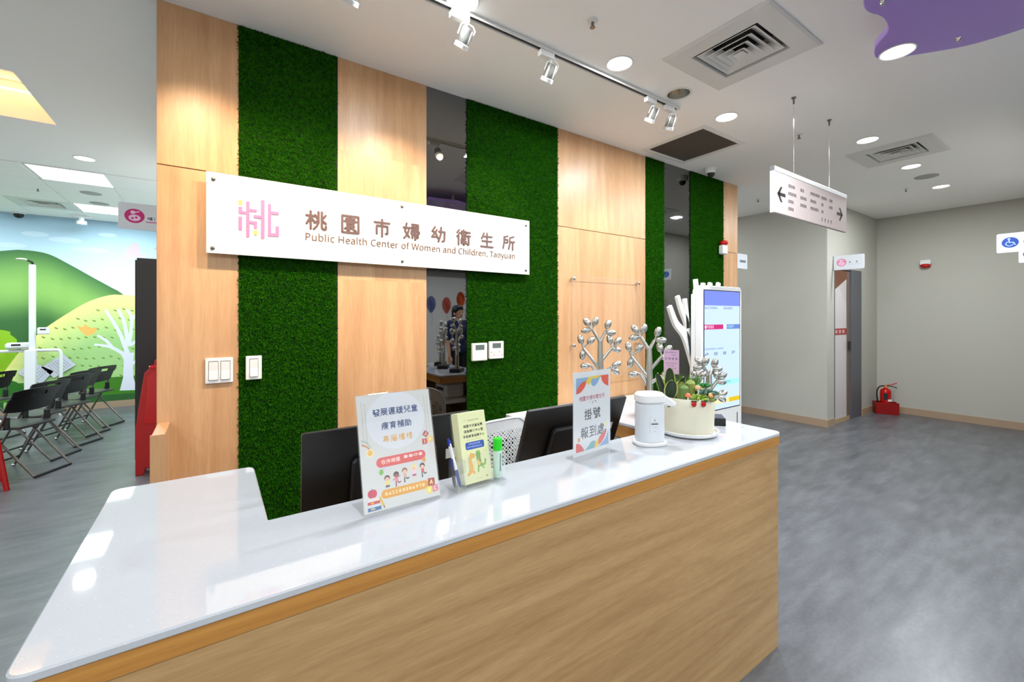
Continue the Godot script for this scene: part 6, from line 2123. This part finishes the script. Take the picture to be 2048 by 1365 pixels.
# ------------------------------------------------------------------ a visitor, seen in the mirror strip only
# bones: [from, to, radius at from, radius at to]; joined by a smooth minimum and meshed as surface nets
func flesh(out: Mb, bones: Array, cell: float, blend: float) -> void:
	var lo := Vector3(1e9, 1e9, 1e9)
	var hi := -lo
	for b in bones:
		var r: float = max(b[2], b[3]) + cell * 3.0 + blend * 0.5
		for p in [b[0], b[1]]:
			lo = lo.min(p - Vector3(r, r, r))
			hi = hi.max(p + Vector3(r, r, r))
	var nx := int((hi.x - lo.x) / cell) + 2
	var ny := int((hi.y - lo.y) / cell) + 2
	var nz := int((hi.z - lo.z) / cell) + 2
	var f := PackedFloat32Array()
	f.resize(nx * ny * nz)
	f.fill(1.0)
	for b in bones:
		var a: Vector3 = b[0]
		var d: Vector3 = b[1] - b[0]
		var dd: float = max(d.length_squared(), 1e-9)
		var r: float = max(b[2], b[3]) + cell * 2.5 + blend
		var l: Vector3 = ((b[0].min(b[1]) - Vector3(r, r, r) - lo) / cell).floor()
		var h: Vector3 = ((b[0].max(b[1]) + Vector3(r, r, r) - lo) / cell).ceil()
		for z in range(max(0, int(l.z)), min(nz, int(h.z) + 1)):
			for y in range(max(0, int(l.y)), min(ny, int(h.y) + 1)):
				for x in range(max(0, int(l.x)), min(nx, int(h.x) + 1)):
					var p := lo + Vector3(x, y, z) * cell
					var t := clampf((p - a).dot(d) / dd, 0.0, 1.0)
					var v: float = (p - a - d * t).length() - lerpf(b[2], b[3], t)
					var i := (z * ny + y) * nx + x
					var o := f[i]
					var k := clampf(0.5 + 0.5 * (o - v) / blend, 0.0, 1.0)
					f[i] = lerpf(o, v, k) - blend * k * (1.0 - k)
	var grad := func(p: Vector3) -> Vector3:
		var q := (p - lo) / cell
		var x := clampi(int(round(q.x)), 1, nx - 2)
		var y := clampi(int(round(q.y)), 1, ny - 2)
		var z := clampi(int(round(q.z)), 1, nz - 2)
		var i := (z * ny + y) * nx + x
		return Vector3(f[i + 1] - f[i - 1], f[i + nx] - f[i - nx], f[i + nx * ny] - f[i - nx * ny]).normalized()
	var at := {}
	var edges := [[0, 1], [2, 3], [4, 5], [6, 7], [0, 2], [1, 3], [4, 6], [5, 7], [0, 4], [1, 5], [2, 6], [3, 7]]
	for z in nz - 1:
		for y in ny - 1:
			for x in nx - 1:
				var i := (z * ny + y) * nx + x
				var c := [f[i], f[i + 1], f[i + nx], f[i + nx + 1], f[i + nx * ny], f[i + nx * ny + 1], f[i + nx * ny + nx], f[i + nx * ny + nx + 1]]
				var m := 0
				for k in 8:
					if c[k] < 0.0:
						m += 1
				if m == 0 or m == 8:
					continue
				var s := Vector3.ZERO
				var n := 0
				for e in edges:
					if (c[e[0]] < 0.0) != (c[e[1]] < 0.0):
						var t: float = c[e[0]] / (c[e[0]] - c[e[1]])
						var p0 := Vector3(e[0] & 1, (e[0] >> 1) & 1, e[0] >> 2)
						var p1 := Vector3(e[1] & 1, (e[1] >> 1) & 1, e[1] >> 2)
						s += p0.lerp(p1, t)
						n += 1
				var p := lo + (Vector3(x, y, z) + s / n) * cell
				at[i] = [p, grad.call(p)]
	for i in at.keys():
		for ax in 3:
			var st: int = [1, nx, nx * ny][ax]
			var u: int = [1, nx, nx * ny][(ax + 1) % 3]
			var w: int = [1, nx, nx * ny][(ax + 2) % 3]
			if i + st >= f.size() or (f[i] < 0.0) == (f[i + st] < 0.0):
				continue
			if at.has(i - u) and at.has(i - w) and at.has(i - u - w):
				var q := [at[i], at[i - u], at[i - u - w], at[i - w]]
				out.tri(q[0][0], q[1][0], q[2][0], q[0][1], q[1][1], q[2][1])
				out.tri(q[0][0], q[2][0], q[3][0], q[0][1], q[2][1], q[3][1])

func visitor() -> void:
	var t := thing("person", "person in a navy top and dark trousers, standing, seen in the mirror strip", "person", P(3.25, 0, -0.95), 168.0)
	var limbs := []
	for s in [-1.0, 1.0]:
		limbs.append_array([[Vector3(s * 0.09, 0.88, 0), Vector3(s * 0.095, 0.47, 0.015), 0.080, 0.050], [Vector3(s * 0.095, 0.47, 0.015), Vector3(s * 0.10, 0.09, -0.015), 0.050, 0.034], [Vector3(s * 0.10, 0.05, -0.03), Vector3(s * 0.115, 0.035, 0.13), 0.036, 0.030]])
		limbs.append_array([[Vector3(s * 0.165, 1.325, 0), Vector3(s * 0.205, 1.07, -0.015), 0.046, 0.036], [Vector3(s * 0.205, 1.07, -0.015), Vector3(s * 0.215, 0.85, 0.05), 0.036, 0.024]])
	var trunk := [[Vector3(-0.07, 0.93, 0), Vector3(0.07, 0.93, 0), 0.105, 0.105], [Vector3(0, 0.95, 0), Vector3(0, 1.08, 0.01), 0.105, 0.098], [Vector3(-0.05, 1.22, 0.005), Vector3(0.05, 1.22, 0.005), 0.105, 0.105], [Vector3(0, 1.08, 0.01), Vector3(0, 1.24, 0), 0.098, 0.11], [Vector3(-0.14, 1.325, 0), Vector3(0.14, 1.325, 0), 0.055, 0.055], [Vector3(0, 1.30, -0.01), Vector3(0, 1.43, 0.005), 0.062, 0.048]]
	var skin := mat(Color(0.80, 0.62, 0.50), 0.55)
	var b := Mb.new()
	flesh(b, limbs + trunk, 0.013, 0.03)
	flesh(b, [[Vector3(0, 1.40, 0.0), Vector3(0, 1.47, 0.0), 0.047, 0.05], [Vector3(0, 1.525, -0.012), Vector3(0, 1.535, 0.012), 0.080, 0.078], [Vector3(0, 1.455, 0.035), Vector3(0, 1.49, 0.035), 0.048, 0.056], [Vector3(0, 1.428, 0.062), Vector3(0, 1.435, 0.055), 0.020, 0.03], [Vector3(0, 1.505, 0.088), Vector3(0, 1.475, 0.103), 0.007, 0.011], [Vector3(-0.078, 1.495, 0.0), Vector3(-0.080, 1.475, 0.002), 0.013, 0.010], [Vector3(0.078, 1.495, 0.0), Vector3(0.080, 1.475, 0.002), 0.013, 0.010]], 0.005, 0.014)
	for s in [-1.0, 1.0]:
		var w := Vector3(s * 0.216, 0.845, 0.052)
		var dn := Vector3(s * 0.01, -1.0, 0.12).normalized()
		var fw := Vector3(-s * 0.15, 0.12, 1.0).normalized()
		var bones := [[w, w + dn * 0.03, 0.024, 0.022], [w + dn * 0.035 - fw * 0.018, w + dn * 0.085 - fw * 0.028, 0.014, 0.012], [w + dn * 0.035, w + dn * 0.09, 0.015, 0.012], [w + dn * 0.035 + fw * 0.016, w + dn * 0.088 + fw * 0.026, 0.015, 0.012]]
		for k in 4:
			var r0: Vector3 = w + dn * (0.088 + [0.0, 0.004, 0.003, -0.004][k]) + fw * (0.030 - 0.020 * k)
			var ln: float = [0.068, 0.076, 0.070, 0.054][k]
			var curl := Vector3(-s * 0.35, 0, 0.05)
			var m1: Vector3 = r0 + dn * ln * 0.45 + curl * ln * 0.12
			var m2: Vector3 = m1 + (dn + curl * 0.6).normalized() * ln * 0.32
			bones.append_array([[r0 - dn * 0.02, m1, 0.0085, 0.0080], [m1, m2, 0.0080, 0.0074], [m2, m2 + (dn + curl * 1.4).normalized() * ln * 0.25, 0.0074, 0.0066]])
		var th := w + dn * 0.032 + fw * 0.022
		bones.append_array([[th - fw * 0.01, th + dn * 0.032 + fw * 0.024, 0.012, 0.0095], [th + dn * 0.032 + fw * 0.024, th + dn * 0.062 + fw * 0.028, 0.0095, 0.008]])
		flesh(b, bones, 0.0038, 0.005)
	part("body", b, skin, t)
	var g := Mb.new()
	var cloth := []
	for e in trunk.slice(0, 5):
		cloth.append([e[0], e[1], e[2] + 0.012, e[3] + 0.012])
	for s in [-1.0, 1.0]:
		cloth.append([Vector3(s * 0.165, 1.325, 0), Vector3(s * 0.20, 1.11, -0.012), 0.058, 0.055])
	flesh(g, cloth, 0.013, 0.03)
	part("top", g, mat(Color(0.10, 0.13, 0.30), 0.8), t)
	g = Mb.new()
	cloth = [[Vector3(-0.07, 0.92, 0), Vector3(0.07, 0.92, 0), 0.114, 0.114]]
	for s in [-1.0, 1.0]:
		cloth.append_array([[Vector3(s * 0.09, 0.88, 0), Vector3(s * 0.095, 0.47, 0.015), 0.092, 0.066], [Vector3(s * 0.095, 0.47, 0.015), Vector3(s * 0.10, 0.11, -0.015), 0.066, 0.056]])
	flesh(g, cloth, 0.013, 0.025)
	part("trousers", g, mat(Color(0.06, 0.06, 0.075), 0.85), t)
	for s in [-1.0, 1.0]:
		g = Mb.new()
		flesh(g, [[Vector3(s * 0.10, 0.046, -0.035), Vector3(s * 0.116, 0.040, 0.135), 0.044, 0.040], [Vector3(s * 0.10, 0.07, -0.03), Vector3(s * 0.105, 0.06, 0.03), 0.044, 0.040]], 0.009, 0.015)
		part("shoe", g, M.black, t)
	g = Mb.new()
	flesh(g, [[Vector3(0, 1.545, -0.022), Vector3(0, 1.548, 0.0), 0.091, 0.088], [Vector3(-0.06, 1.53, -0.03), Vector3(-0.062, 1.40, -0.045), 0.035, 0.028], [Vector3(0.06, 1.53, -0.03), Vector3(0.062, 1.40, -0.045), 0.035, 0.028], [Vector3(0, 1.50, -0.055), Vector3(0, 1.38, -0.065), 0.06, 0.045], [Vector3(-0.03, 1.595, 0.05), Vector3(0.04, 1.59, 0.055), 0.026, 0.026]], 0.008, 0.02)
	part("hair", g, mat(Color(0.035, 0.028, 0.025), 0.5), t)
	for s in [-1.0, 1.0]:
		g = Mb.new()
		g.ball(Vector3(s * 0.030, 1.512, 0.084), Vector3(0.010, 0.006, 0.006))
		part("eye", g, mat(Color(0.10, 0.07, 0.06), 0.2), t)
	g = Mb.new()
	g.ball(Vector3(0, 1.447, 0.088), Vector3(0.020, 0.005, 0.006))
	part("mouth", g, mat(Color(0.62, 0.30, 0.28), 0.5), t)
